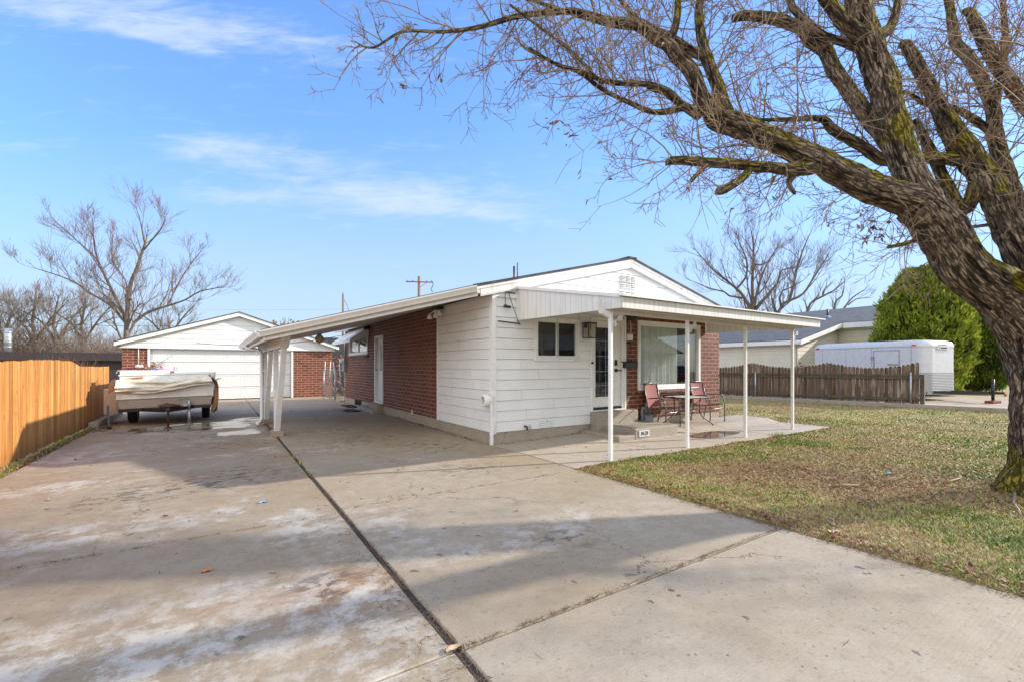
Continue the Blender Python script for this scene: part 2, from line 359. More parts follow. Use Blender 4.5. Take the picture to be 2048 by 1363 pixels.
def plank_mat(name,cols,w,streak,dirtlow=None,off0=0.):
    m,t=material(name);uv=t.mapping(t.uv(),(1,1,1),(-off0,0,0));q=t.sepx(uv)
    idx=t.math('FLOOR',t.math('DIVIDE',q[0],w))
    wn=t.new('ShaderNodeTexWhiteNoise',{'W':idx},noise_dimensions='1D')
    off=t.math('MULTIPLY',wn.outputs['Value'],37.)
    gv=t.comb(t.math('MULTIPLY',q[0],30.),t.math('ADD',t.math('MULTIPLY',q[1],1.6),off),off)
    g=t.noise(gv,1.,6,.6,.5);g2=t.noise(t.comb(t.math('MULTIPLY',q[0],7.),t.math('ADD',q[1],off),1.),.9,5,.6)
    c=t.mix(wn.outputs['Value'],cols[0],cols[1]);c=t.mix(t.ramp(g,.40,.72,0,streak),c,cols[2]);c=t.mix(t.ramp(g2,.5,.70,0,.75),c,cols[3])
    w2=t.new('ShaderNodeTexWhiteNoise',{'W':t.math('ADD',idx,51.3)},noise_dimensions='1D').outputs['Value'];c=t.mix(t.ramp(w2,.70,1.,0,.6),c,tuple(x*.8 for x in cols[2]))
    lowd=t.ramp(t.math('ADD',q[1],t.math('MULTIPLY',g2,.35)),.18,.50,.45,0);c=t.mix(lowd,c,tuple(x*.7 for x in cols[3]))
    if dirtlow:
        k=t.ramp(t.math('ADD',q[1],t.math('MULTIPLY',t.math('SUBTRACT',g2,.5),.9)),dirtlow[0],dirtlow[1],1,0);c=t.mix(t.math('MULTIPLY',k,.8),c,dirtlow[2])
    kn=t.new('ShaderNodeTexVoronoi',{'Vector':t.comb(t.math('MULTIPLY',q[0],9.),t.math('ADD',t.math('MULTIPLY',q[1],3.),off),off),'Scale':1.});c=t.mix(t.ramp(kn.outputs['Distance'],.06,.13,.75,0),c,tuple(x*.35 for x in cols[2]))
    t.out(c,.78,t.bump(g,.35,.006));return m
CEDARWOOD=plank_mat('stained_cedar_boards',[(.48,.20,.038),(.70,.36,.095),(.26,.085,.014),(.34,.12,.022)],.1405,.75,off0=2.6)
CEDARPOST=simple('stained_cedar_post',(.36,.15,.035),.75,var=.25,scale=9)
OLDWOOD=plank_mat('weathered_pickets',[(.13,.078,.046),(.23,.15,.098),(.042,.026,.017),(.46,.37,.28)],.115,.9,off0=5.34)
OLDRAIL=simple('weathered_rail',(.10,.08,.055),.85,var=.4,scale=7,grime=((.11,.10,.03),.6))
def glass_mat(name,tint,ior=1.52):
    m,t=material(name);lw=t.new('ShaderNodeLayerWeight',{'Blend':.5})
    f=t.math('ADD',t.math('MULTIPLY',t.math('POWER',lw.outputs['Facing'],4.),.75),.05,clamp=True)
    tr=t.new('ShaderNodeBsdfTransparent',{'Color':(*tint,1)});gl=t.new('ShaderNodeBsdfGlossy',{'Color':(.95,.97,1,1),'Roughness':.0,'Normal':t.bump(t.noise(t.world_pos(),1.3,2),.02,.01)})
    mx=t.new('ShaderNodeMixShader',{0:f,1:tr.outputs[0],2:gl.outputs[0]});t.new('ShaderNodeOutputMaterial',{0:mx.outputs[0]});return m
GLASS=glass_mat('window_glass',(.90,.925,.92))
LAMPGLASS=glass_mat('lamp_glass',(.9,.9,.88))
BLACK=simple('black_metal',(.018,.018,.019),.42,.0,var=.2)
DARKIRON=simple('dark_frame_metal',(.05,.048,.05),.35,.6,var=.2)
BRONZE=simple('grey_tube_metal',(.16,.16,.165),.32,.8,var=.15)
GALV=simple('galvanised_metal',(.42,.43,.44),.38,.75,var=.15)
RUST=simple('rusty_steel',(.10,.045,.022),.85,.2,var=.5,scale=20,bump=.5)
RUSTPIPE=simple('rusty_vent_pipe',(.28,.10,.045),.8,.1,var=.3,scale=12)
RUBBER=simple('tyre_rubber',(.018,.018,.018),.85,var=.2)
GREYPAINT=simple('grey_meter_paint',(.20,.22,.24),.5,var=.15)
REDSLING=simple('red_sling_fabric',(.30,.10,.088),.75,var=.1,scale=30,bump=.3)
TABLETOP=simple('frosted_table_glass',(.56,.55,.47),.25,var=.08)
CANVAS=simple('cream_canvas',(.74,.69,.57),.85,var=.12,scale=3,bump=.25,grime=((.35,.28,.19),.5))
CANVASB=simple('brown_canvas',(.30,.16,.075),.9,var=.25,scale=4,bump=.3)
CAMPW=simple('camper_white',(.78,.77,.73),.5,var=.06,grime=((.42,.37,.29),.5))
CAMPT=simple('camper_taupe',(.36,.30,.25),.55,var=.08,grime=((.2,.15,.11),.4))
TRAILW=simple('trailer_white',(.60,.61,.63),.3,var=.02,grime=((.45,.43,.4),.25))
TREAD=simple('tread_plate',(.36,.36,.35),.42,.35,var=.12,scale=40,bump=.5)
WOODP=simple('pole_wood',(.25,.125,.065),.85,var=.25)
DARKFASC=simple('dark_brown_fascia',(.035,.024,.026),.6,var=.2)
TAN=simple('tan_panel',(.70,.53,.41),.7,var=.08)
PINK=simple('pink_plastic',(.75,.22,.38),.5);BLUE=simple('blue_plastic',(.03,.16,.55),.4);YELLOW=simple('yellow_plastic',(.75,.55,.02),.5)
ORANGEL=simple('amber_lens',(.75,.13,.02),.25);REDL=simple('red_lens',(.45,.01,.012),.25)
GLOBE=simple('cream_lamp_globe',(.66,.58,.38),.3,var=.04)
BRICKRED=simple('red_block',(.20,.055,.035),.9,var=.3,scale=20)
DARKIN=simple('dark_interior',(.05,.045,.04),.9)
INTER=simple('interior_wall',(.35,.33,.3),.9)
CURTAIN=simple('sheer_curtain',(.82,.83,.79),.9,var=.06,scale=3)
PLATEW=simple('number_plate_white',(.62,.62,.60),.5,var=.08)
DARKGREY=simple('charcoal_shed_siding',(.035,.04,.048),.6,var=.2)
ASPHALT=simple('asphalt',(.05,.05,.052),.9,var=.25,scale=30,bump=.4)
CARRED=simple('red_car_paint',(.22,.012,.018),.22,.1,var=.05)
CARGLASS=simple('car_window',(.02,.025,.03),.05,var=.05)
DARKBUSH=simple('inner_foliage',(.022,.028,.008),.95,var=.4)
WATER,_t=material('puddle_water');_t.out((.13,.095,.065),.03,_t.bump(_t.noise(_t.world_pos(),6,2),.03,.004),spec=.6)
# ------------------------------------------------------------------ ground, drive, patio
def slab(mb,x0,x1,y0,y1,zf=None,th=.12,n=1,b=.008):
    """a cast slab with softened top edges; zf(x,y) gives the top height"""
    zf=zf or (lambda x,y:0.)
    xs=[x0,x0+b]+[x0+(x1-x0)*i/n for i in range(1,n)]+[x1-b,x1]
    ys=[y0,y0+b]+[y0+(y1-y0)*i/n for i in range(1,n)]+[y1-b,y1]
    vs=[];nx,ny=len(xs),len(ys)
    for j,y in enumerate(ys):
        for i,x in enumerate(xs):
            e=(i in(0,nx-1)) or (j in(0,ny-1));vs.append((x,y,zf(x,y)-(b*.8 if e else 0)))
    fs=[(j*nx+i,j*nx+i+1,(j+1)*nx+i+1,(j+1)*nx+i) for j in range(ny-1) for i in range(nx-1)]
    o=len(vs);ring=[i for i in range(nx)]+[j*nx+nx-1 for j in range(1,ny)]+[(ny-1)*nx+i for i in range(nx-2,-1,-1)]+[j*nx for j in range(ny-2,0,-1)]
    vs+=[(vs[k][0],vs[k][1],-th) for k in ring];L=len(ring)
    fs+=[(ring[k],o+k,o+(k+1)%L,ring[(k+1)%L]) for k in range(L)]
    mb.add(vs,fs)
g=MB();N=40
gx=[-400,-120,-60,-30,-15,-8,-2,4,8,12,16,20,25,32,45,70,130,400];gy=[-300,-80,-40,-25,-15,-8,-4,0,6,12,18,26,40,60,100,200,600]
vs=[(x,y,-.10) for y in gy for x in gx];nx=len(gx)
g.add(vs,[(j*nx+i,j*nx+i+1,(j+1)*nx+i+1,(j+1)*nx+i) for j in range(len(gy)-1) for i in range(nx-1)])
DRYG=ground_mat('dry_ground',.8)
tag(g.build('ground',DRYG),kind='structure')
m=MB();m.box(-2.32,4.16,-4.1,22.6,-.098,-.014);m.box(4.13,12.0,4.82,7.1,-.098,-.03)
tag(m.build('joint_soil',SOIL),kind='structure')
LJ=[-4,2.045,4.55,7.3,10.0,12.7,15.6];RJ=[-4,2.035,4.68,7.2,10.3,13.2,15.6]
gap=.006
def drive(name,jx0,jx1,J,mats):
    for k in range(len(J)-1):
        m=MB();slab(m,jx0,jx1,J[k]+gap,J[k+1]-gap);tag(m.build(name,mats[min(k,len(mats)-1)]),kind='structure')
drive('driveway',-2.3,.985,LJ,[DRIVE_L])
drive('driveway',1.03,4.145,RJ,[DRIVE_F,DRIVE_R])
m=MB();slab(m,-2.3,.995,15.615,22.49);slab(m,1.015,4.15,15.615,22.49);tag(m.build('driveway_apron',APRON),kind='structure')
def sst(t): t=min(1,max(0,t));return t*t*(3-2*t)
def patio_z(x,y): return .075*sst((x-4.2)/3.2)*sst((y-5.92)/.34)
XJ=[4.165,6.245,7.76,9.65,12.0]
for k in range(4):
    m=MB();slab(m,XJ[k]+.006,XJ[k+1]-.006,4.82,7.045,patio_z,n=14);tag(m.build('patio',PATIO),kind='structure')
# puddle on the patio
vs=[];n=40
for j in range(n):
    a=2*math.pi*j/n;k=1+.22*mnoise.noise((math.cos(a)*1.3,math.sin(a)*1.3,4))
    x=8.62+.74*math.cos(a)*k;y=5.58+.30*math.sin(a)*k;vs.append((x,y,.005))
m=MB();m.add(vs,[tuple(range(n))]);tag(m.build('puddle',WATER),kind='structure')
# lawn sheet with slight swell
def lawn_z(x,y): return -.012+.03*mnoise.noise((x*.35,y*.35,2))+.012*mnoise.noise((x*1.3,y*1.3,5))
def strip(name,x0,x1,y0,y1,st,mat):
    nx=max(2,int((x1-x0)/st)+1);ny=max(2,int((y1-y0)/st)+1)
    vs=[(x0+(x1-x0)*i/(nx-1),y0+(y1-y0)*j/(ny-1)) for j in range(ny) for i in range(nx)]
    vs=[(x,y,lawn_z(x,y)-(.03 if x<4.3 else 0)) for x,y in vs]
    m=MB();m.add(vs,[(j*nx+i,j*nx+i+1,(j+1)*nx+i+1,(j+1)*nx+i) for j in range(ny-1) for i in range(nx-1)],0,True)
    return tag(m.build(name,mat,fixn=False),kind='structure')
strip('lawn',4.15,19.15,-3.2,4.81,.25,LAWN);strip('lawn',12.02,19.0,4.815,22,.25,LAWN)
strip('fence_verge',-2.9,-2.31,2.0,17.0,.2,LAWN)
m=MB();m.box(-60,80,-13.5,-5.6,-.099,-.06);tag(m.build('road',ASPHALT),kind='structure')
m=MB();slab(m,-60,-2.4,-5.6,-4.1);slab(m,-2.39,80,-5.6,-4.1);tag(m.build('pavement',DRIVE_F),kind='structure')
# neighbour's drive with its kerb along the property line
NX=lambda y:19.95-(y-5.27)*.185
m=MB()
m.prism([(NX(26)+.35,26,.10),(NX(-4)+.35,-4,.10),(29,-4,.10),(27.5,26,.10)],(0,0,-.19));tag(m.build('neighbour_drive',DRIVE_R),kind='structure')
m=MB();m.prism([(NX(24)-.16,24,.13),(NX(-4)-.16,-4,.13),(NX(-4)+.34,-4,.13),(NX(24)+.34,24,.13)],(0,0,-.22));tag(m.build('kerb',FOUND,bevel=.015),kind='structure')
strip('lawn',28.5,60,-3,16,1.0,LAWN)

# ------------------------------------------------------------------ the brick house
HOUSE_L="low red brick house with white siding corner, gable and covered front patio"
H=thing('brick_house',HOUSE_L,'house',(4.17,7.05,0))
RX=7.67;SL=.2488;RZ=3.79
rz=lambda x:RZ-SL*abs(x-RX)
def wall(mb,T,a0,a1,z0,z1,holes,th=.12,b0=0,mi=0):
    """wall rectangle with openings, cut into boxes; T maps (along,outward,z)"""
    A=sorted({a0,a1,*[q for h in holes for q in h[:2]]});Z=sorted({z0,z1,*[q for h in holes for q in h[2:]]})
    for i in range(len(A)-1):
        k=0
        while k<len(Z)-1:
            ins=lambda kk:any(h[0]<=A[i] and A[i+1]<=h[1] and h[2]<=Z[kk] and Z[kk+1]<=h[3] for h in holes)
            if ins(k):k+=1;continue
            e=k
            while e+1<len(Z)-1 and not ins(e+1):e+=1
            tbox(mb,T,A[i],A[i+1],b0-th,b0,Z[k],Z[e+1],mi);k=e+1
def tbox(mb,T,a0,a1,b0,b1,z0,z1,mi=0):
    p=T(a0,b0,z0);q=T(a1,b1,z1);mb.box(min(p[0],q[0]),max(p[0],q[0]),min(p[1],q[1]),max(p[1],q[1]),min(p[2],q[2]),max(p[2],q[2]),mi)
TF=lambda a,b,z:(a,7.05-b,z)         # front wall: along x, outward -y
TL=lambda a,b,z:(4.17-b,a,z)         # left wall: along y, outward -x
WIN1=(5.10,6.245,1.53,2.36);DOOR=(6.535,7.525,.46,2.44);PW=(7.98,10.29,.87,2.45)
SDOOR=(13.47,14.33,.31,2.345);SWIN=(15.11,17.6,1.80,2.68)
m=MB();wall(m,TF,7.55,11.13,.22,2.9,[PW]);wall(m,TL,9.45,18.35,.22,2.74,[SDOOR,SWIN])
m.box(11.01,11.13,7.17,18.35,.22,2.74);m.box(4.29,11.01,18.23,18.35,.22,2.9)
# soldier course under the windows
sil=MB();sil.box(7.95,10.33,6.995,7.05,.785,.87)
for i in range(24):
    x=7.95+i*2.38/24+.004
    sil.box(x,x+.09,6.985,7.0,.788,.867)
wl=m.build('wall',BRICK,H);sil.build('sill',BRICK,H);sil=MB();sil.box(4.115,4.17,15.05,17.66,1.70,1.80);sil.build('sill',BRICK,H)
m=MB();wall(m,TF,4.19,11.12,-.09,.22,[(DOOR[0],DOOR[1],.2,.22)],b0=-.004);wall(m,TL,7.06,18.34,-.09,.22,[(15.95,16.9,.03,.22)],b0=-.004)
m.box(11.0,11.125,7.18,18.34,-.09,.22);m.build('foundation',FOUND,H)
m=MB();m.box(4.2,11.0,7.2,18.2,.2,.28);m.box(4.3,11.0,11.2,11.3,.28,2.7);m.build('floor',INTER,H)
m=MB();m.box(4.2,4.25,15.97,16.88,.04,.215);[m.box(4.17,4.2,15.97+i*.09,16.0+i*.09,.04,.215) for i in range(10)];m.build('basement_vent',BLACK,H)
# lapped siding
def lap(mb,T,rows,lip=.022,base=.0):
    for (z0,z1,ab0,ab1,at0,at1) in rows:
        g=.006;b=[T(ab0,base+lip,z0+g),T(ab1,base+lip,z0+g),T(at1,base+.010,z1),T(at0,base+.010,z1),T(ab0,base-.02,z0+g),T(ab1,base-.02,z0+g),T(at0,base-.02,z1),T(at1,base-.02,z1)]
        mb.add(b,[(0,1,2,3),(0,4,5,1),(3,2,7,6),(0,3,6,4),(1,5,7,2)])
def lap_rows(a0,a1,z0,z1,pitch,holes):
    out=[];z=z0
    while z<z1-.01:
        ze=min(z+pitch,z1);segs=[(a0,a1)]
        for h in holes:
            if h[2]<ze-.02 and h[3]>z+.02:
                ns=[]
                for s in segs:
                    if h[1]<=s[0] or h[0]>=s[1]:ns.append(s);continue
                    if h[0]>s[0]:ns.append((s[0],h[0]))
                    if h[1]<s[1]:ns.append((h[1],s[1]))
                segs=ns
        for s in segs:
            cut=[s[0]]
            if s[1]-s[0]>1.6:cut.append(s[0]+random.uniform(.5,s[1]-s[0]-.5))
            cut.append(s[1])
            for i in range(len(cut)-1):
                e0=cut[i]+(.003 if i else 0);e1=cut[i+1]-(.003 if i<len(cut)-2 else 0);out.append((z,ze,e0,e1,e0,e1))
        z=ze
    return out
m=MB();wall(m,TF,4.19,7.55,.215,2.9,[WIN1,DOOR],b0=-.018);wall(m,TL,7.08,9.45,.215,2.74,[],b0=-.018)
lap(m,TF,lap_rows(4.2,7.55,.212,2.9,.19,[WIN1,DOOR]),base=0);lap(m,TL,lap_rows(7.07,9.45,.212,2.72,.19,[]),base=0)
m.box(7.525,7.57,7.0,7.05,.46,2.5)
m.build('siding',SIDING,H)
m=MB();m.box(4.135,4.22,7.0,7.03,.19,2.74);m.box(4.135,4.16,7.03,7.11,.19,2.74);m.build('corner_trim',TRIM,H);m=MB();m.box(4.14,4.19,9.435,9.475,.2,2.72);m.build('edge_trim',TRIM,H)
# gable
gz=lambda x:rz(x)-.14
rows=[];z=2.66
while z<RZ-.2:
    ze=z+.193
    f=lambda zz:max(0.02,(RZ-.14-zz)/SL)
    rows.append((z,min(ze,RZ-.15),RX-min(3.5,f(z)),RX+min(3.46,f(z)),RX-min(3.5,f(min(ze,RZ-.15))),RX+min(3.46,f(min(ze,RZ-.15)))));z=ze
m=MB();lap(m,TF,rows,base=.03);m.prism([(4.18,7.06,2.7),(11.12,7.06,2.7),(11.12,7.06,gz(11.12)),(RX,7.06,gz(RX)),(4.18,7.06,gz(4.18))],(0,.1,0));m.build('gable',SIDING,H)
m=MB()
for c in range(3):
    for (z0,z1) in((3.26,3.41),(3.115,3.23),(2.99,3.07)):
        nL=int((z1-z0)/.03)
        for i in range(nL):
            zz=z0+(i+.5)*(z1-z0)/nL
            m.prism([(7.39+c*.17,6.965,zz-.011),(7.39+c*.17,6.99,zz+.012),(7.39+c*.17,7.01,zz-.011)],(.14,0,0))
m.build('gable_vent',TRIM,H)
# roof
PL=[(7.67,6.93),(3.80,6.93),(.655,8.98),(.60,15.32),(3.83,15.32),(3.83,18.67),(7.67,18.67)]
PR=[(7.67,6.93),(7.67,18.67),(11.53,18.67),(11.53,6.93)]
def roofp(mb,poly,t0,t1,mi=0):
    mb.prism([(x,y,rz(x)-t0) for x,y in poly],(0,0,-(t1-t0)),mi)
def grow(poly,d):
    cx=sum(p[0] for p in poly)/len(poly);cy=sum(p[1] for p in poly)/len(poly)
    out=[];n=len(poly)
    for i,p in enumerate(poly):
        a=Vector(poly[i-1]);b=Vector(p);c=Vector(poly[(i+1)%n])
        e1=(b-a).normalized();e2=(c-b).normalized();sgn=1
        n1=Vector((e1.y,-e1.x));n2=Vector((e2.y,-e2.x));k=(n1+n2);k=k/max(.2,k.dot(n1))
        out.append((b+k*d*GS)[:])
    return out
GS=1.
def area(p): return sum(p[i-1][0]*p[i][1]-p[i][0]*p[i-1][1] for i in range(len(p)))/2
def offs(p,d):
    global GS;GS=1. if area(p)>0 else -1.
    return grow(p,d)
m=MB();po=offs(PL,.02);po=[(RX if abs(x-RX)<.05 else x,y) for x,y in po];roofp(m,po,-.012,.022)
po=offs(PR,.02);po=[(RX if abs(x-RX)<.05 else x,y) for x,y in po];roofp(m,po,-.012,.022)
# lifted shingle courses along the visible front edge
for s in(-1,1):
    for i in range(34):
        x=RX+s*(.1+i*.115)
        m.obox((x,6.945,rz(x)+.016),(.05,0,-s*.05*SL),(0,.03,0),(0,0,.007))
m.box(RX-.13,RX+.13,6.90,18.69,RZ-.01,RZ+.02)
rf=m.build('roof',SHING,H)
m=MB();roofp(m,PL,.024,.075);roofp(m,PR,.024,.075)
m.build('drip_edge',TRIM,H)
m=MB()
for s in(-1,1):
    a=RX;b=RX+s*(3.80 if s<0 else 3.83)
    q=[(a,6.945,rz(a)-.076),(b,6.945,rz(b)-.076),(b,6.945,rz(b)-.19),(a,6.945,rz(a)-.19)];m.prism(q,(0,.03,0))
    q=[(a,6.955,rz(a)-.19),(b,6.955,rz(b)-.19),(b,6.955,rz(b)-.21),(a,6.955,rz(a)-.21)];m.prism(q,(0,.018,0))
m.build('rake_board',RAKE,H)
m=MB();po=offs(PL,-.02);roofp(m,po,.076,.15);m.prism([(x,y,rz(x)-.076) for x,y in offs(PR,-.02)],(0,0,-.07));m.build('soffit',SOFFIT,H)
for (x,y,h,r,mt,fl) in((7.89,12.0,.83,.032,BLACK,1),(8.02,12.0,1.0,.022,RUSTPIPE,0)):
    v=MB();z=rz(x);v.cyl((x,y,z-.05),(x,y,z+h),r,12)
    if fl:v.lathe([(.13,-.02),(.11,.05),(.055,.34),(.04,.46),(.032,.46)],(x,y,z),14,mi=1)
    v.build('vent_pipe',[mt,RUSTPIPE],rf)
# carport: gutter, beam and legs
def gutter(mb,a,b,outw,drop=.02,w=.11,h=.105):
    a=Vector(a);b=Vector(b);o=Vector(outw).normalized()
    prof=[(0,-drop),(0,-drop-h),(.055,-drop-h),(.07,-drop-h*.72),(w*.8,-drop-h*.5),(w,-drop-h*.25),(w,-drop),(w-.012,-drop),(w-.012,-drop-.03),(.015,-drop-.03)]
    mb.prism([a+o*u+Vector((0,0,z)) for u,z in prof],b-a)
A=Vector((3.80,6.935,rz(3.80)));B=Vector((.655,8.98,rz(.655)));Dd=Vector((.60,15.32,rz(.6)))
cp=MB();gutter(cp,A,B,(-2.045,-3.145,0));gutter(cp,B,Dd,(-1,0,0))
cp.tube([(.60,9.2,2.0),(.60,9.2,1.93),(.72,9.35,1.86),(.93,12.5,1.80)],.001,4)
gt=cp.build('gutter',ALU,H)
# flat closing board over the diagonal edge, under the gutter
m=MB();m.prism([A+Vector((.02,.03,-.12)),B+Vector((.02,.03,-.12)),B+Vector((.02,.03,-.19)),A+Vector((.02,.03,-.19))],(.015,.022,0))
m.prism([B+Vector((.03,.0,-.12)),Dd+Vector((.03,0,-.12)),Dd+Vector((.03,0,-.19)),B+Vector((.03,0,-.19))],(.025,0,0))
m.build('carport_fascia',ALU,H)
m=MB();BX=1.06
zt=rz(BX)-.15
m.prism([(BX-.07,9.32,zt),(BX-.07,15.2,zt),(BX-.07,15.2,zt-.23),(BX-.07,9.55,zt-.23),(BX-.07,9.32,zt-.08)],(.15,0,0));bm_=m.build('carport_beam',TRIM,H,bevel=.006)
for (yb,yf,yr) in((10.37,9.55,11.05),(12.78,12.1,13.75)):
    m=MB();m.beam((1.02,yb-.045,.09),(BX,yf,zt-.225),.095,.095,up=(1,0,0));m.build('post',TRIM,H,bevel=.004)
    m=MB();m.beam((1.02,yb+.06,.09),(BX,yr,zt-.225),.095,.095,up=(1,0,0));m.build('post',TRIM,H,bevel=.004)
    m=MB();m.box(.92,1.13,yb-.13,yb+.16,-.05,.11);m.build('post_footing',FOUND,H,bevel=.012)
m=MB();pts=[(.56,13.2,2.0),(.56,13.2,1.92),(.62,13.0,1.86),(.86,12.62,1.80),(.9,12.5,1.7),(.9,12.5,.16),(.87,12.4,.09),(.78,12.2,.05)]
m.tube(pts,.042,8);[m.obox((.93,12.5,z),(.04,0,0),(0,.048,0),(0,0,.015)) for z in(.55,1.3)];m.build('downspout',ALU,H)
# the white pipe and hose hanger at the front corner
m=MB();m.box(4.10,4.155,6.985,7.04,0.0,.80);m.lathe([(.075,-.1),(.105,-.1),(.115,-.09),(.115,-.0),(.105,.0),(.075,.0),(.075,-.1)],(4.10,7.12,.80),20,0,'x');m.box(4.08,4.165,6.97,7.05,.79,.89)
m.build('corner_pipe',TRIM,H,bevel=.008)

# ------------------------------------------------------------------ windows and doors
def window(name,T,r,fw,panes,frame_mat=TRIM,dep=.05,glass_b=-.02,proud=.03):
    a0,a1,z0,z1=r;fr=MB()
    tbox(fr,T,a0,a1,-.1,proud,z0,z0+fw);tbox(fr,T,a0,a1,-.1,proud,z1-fw,z1)
    tbox(fr,T,a0,a0+fw,-.1,proud,z0+fw,z1-fw);tbox(fr,T,a1-fw,a1,-.1,proud,z0+fw,z1-fw)
    tbox(fr,T,a0-.02,a1+.02,proud-.01,proud+.025,z0-.015,z0+.025)
    o=fr.build(name,frame_mat,H,bevel=.004)
    for (p0,p1) in panes:
        s=MB();q=.03;b0,b1=glass_b-.03,glass_b+.02
        tbox(s,T,p0,p1,b0,b1,z0+fw,z0+fw+q);tbox(s,T,p0,p1,b0,b1,z1-fw-q,z1-fw);tbox(s,T,p0,p0+q,b0,b1,z0+fw+q,z1-fw-q);tbox(s,T,p1-q,p1,b0,b1,z0+fw+q,z1-fw-q)
        sub(s,'sash',frame_mat,o)
        gl=MB();tbox(gl,T,p0+q-.004,p1-q+.004,glass_b-.004,glass_b,z0+fw+q-.004,z1-fw-q+.004);sub(gl,'pane',GLASS,o)
    return o
def sub(mb,name,mat,parent,bevel=0):
    return mb.build(name,mat,parent,loc=None,bevel=bevel)
w1=window('window',TF,WIN1,.06,[(5.165,5.68),(5.665,6.18)])
m=MB();m.box(5.11,5.66,7.13,7.14,1.55,2.34);sub(m,'insect_screen',simple('insect_screen',(.05,.048,.046),.9),w1)
w2=window('picture_window',TF,PW,.085,[(8.055,10.205)])
# sheer curtain behind the pane: pleated sheets with a gap
def curtain(a0,a1,z0,z1,y,amp,per,op):
    vs=[];n=int((a1-a0)/.018)
    for i in range(n+1):
        a=a0+(a1-a0)*i/n;yy=y+amp*math.sin(a*2*math.pi/per+1.3*math.sin(a*3))+amp*.5*math.sin(a*31)
        vs+=[(a,yy,z0),(a,yy,z1)]
    return vs,[(2*i,2*i+2,2*i+3,2*i+1) for i in range(n)]
m=MB()
for (a0,a1) in((8.32,9.62),(9.98,10.3)):
    v,f=curtain(a0,a1,.8,2.44,7.24,.03,.13,1);m.add(v,f,0,True)
sub(m,'curtain',CURTAIN,w2)
w3=window('side_window',TL,SWIN,.07,[(15.18,16.36),(16.34,17.53)])
# metal awning over the side window
m=MB();n=14
for i in range(n):
    y0=14.98+i*2.75/n
    m.prism([(4.15,y0,2.66),(3.58,y0,2.26),(3.58,y0,2.18),(3.565,y0,2.18),(3.56,y0,2.275),(4.15,y0,2.685)],(0,2.75/n-.012,0))
for y in(14.97,17.73):m.prism([(4.15,y,2.66),(3.58,y,2.25),(3.58,y,2.15),(3.72,y,2.22),(4.15,y,2.40)],(0,.012,0))
m.build('window_awning',ALU,H)
fd=MB();a0,a1,z0,z1=DOOR
tbox(fd,TF,a0,a0+.06,-.1,.035,z0,z1);tbox(fd,TF,a1-.06,a1,-.1,.035,z0,z1);tbox(fd,TF,a0+.06,a1-.06,-.1,.035,z1-.06,z1);tbox(fd,TF,a0,a1,-.1,.05,z0-.03,z0+.03)
dr=fd.build('door',TRIM,H,bevel=.004)
s=MB();wall(s,TF,6.60,7.46,.545,2.375,[(6.70,7.22,.76,2.235)],th=.045,b0=-.02);[tbox(s,TF,*q) for q in((6.67,6.70,-.03,-.008,.73,2.265),(7.22,7.25,-.03,-.008,.73,2.265),(6.70,7.22,-.03,-.008,.73,.76),(6.70,7.22,-.03,-.008,2.235,2.265))];sub(s,'door_leaf',TRIM,dr,.003)
s=MB();tbox(s,TF,6.697,7.223,-.045,-.04,.757,2.238);sub(s,'pane',GLASS,dr)
s=MB()
for a in(7.02,7.11):tbox(s,TF,a,a+.008,-.04,-.036,.76,2.235)
for z in(1.0,1.3,1.62,1.95):tbox(s,TF,6.70,7.22,-.04,-.036,z,z+.007)
sub(s,'leading',GALV,dr)
s=MB();tbox(s,TF,6.60,7.46,-.09,.0,.49,.54);sub(s,'threshold',BLACK,dr)
s=MB();tbox(s,TF,7.275,7.335,-.02,.012,1.43,1.55);sub(s,'keypad_lock',BLACK,dr,.003);s=MB();tbox(s,TF,7.28,7.34,-.02,.012,1.29,1.36);s.beam((7.31,7.0,1.325),(7.40,6.98,1.325),.02,.025);s.cyl((7.31,7.05,1.325),(7.31,6.985,1.325),.014,10);sub(s,'handle',BLACK,dr,.003)
fd=MB();a0,a1,z0,z1=SDOOR
tbox(fd,TL,a0,a0+.07,-.1,.03,z0,z1);tbox(fd,TL,a1-.07,a1,-.1,.03,z0,z1);tbox(fd,TL,a0+.07,a1-.07,-.1,.03,z1-.07,z1);tbox(fd,TL,a0,a1,-.1,.04,z0-.03,z0+.03)
sd=fd.build('door',TRIM,H,bevel=.003);sd['label']='narrow white side door with a tall glass light'
s=MB();wall(s,TL,13.54,14.26,.35,2.27,[(13.62,13.95,1.27,2.07)],th=.04,b0=-.05);sub(s,'door_leaf',TRIM,sd)
s=MB();tbox(s,TL,13.615,13.955,-.075,-.07,1.265,2.075);sub(s,'pane',GLASS,sd)
s=MB();s.lathe([(.0,-.06),(.03,-.055),(.03,-.03),(.012,-.02),(.012,.02)],(4.2,14.2,1.3),10,0,'x');sub(s,'handle',GALV,sd)
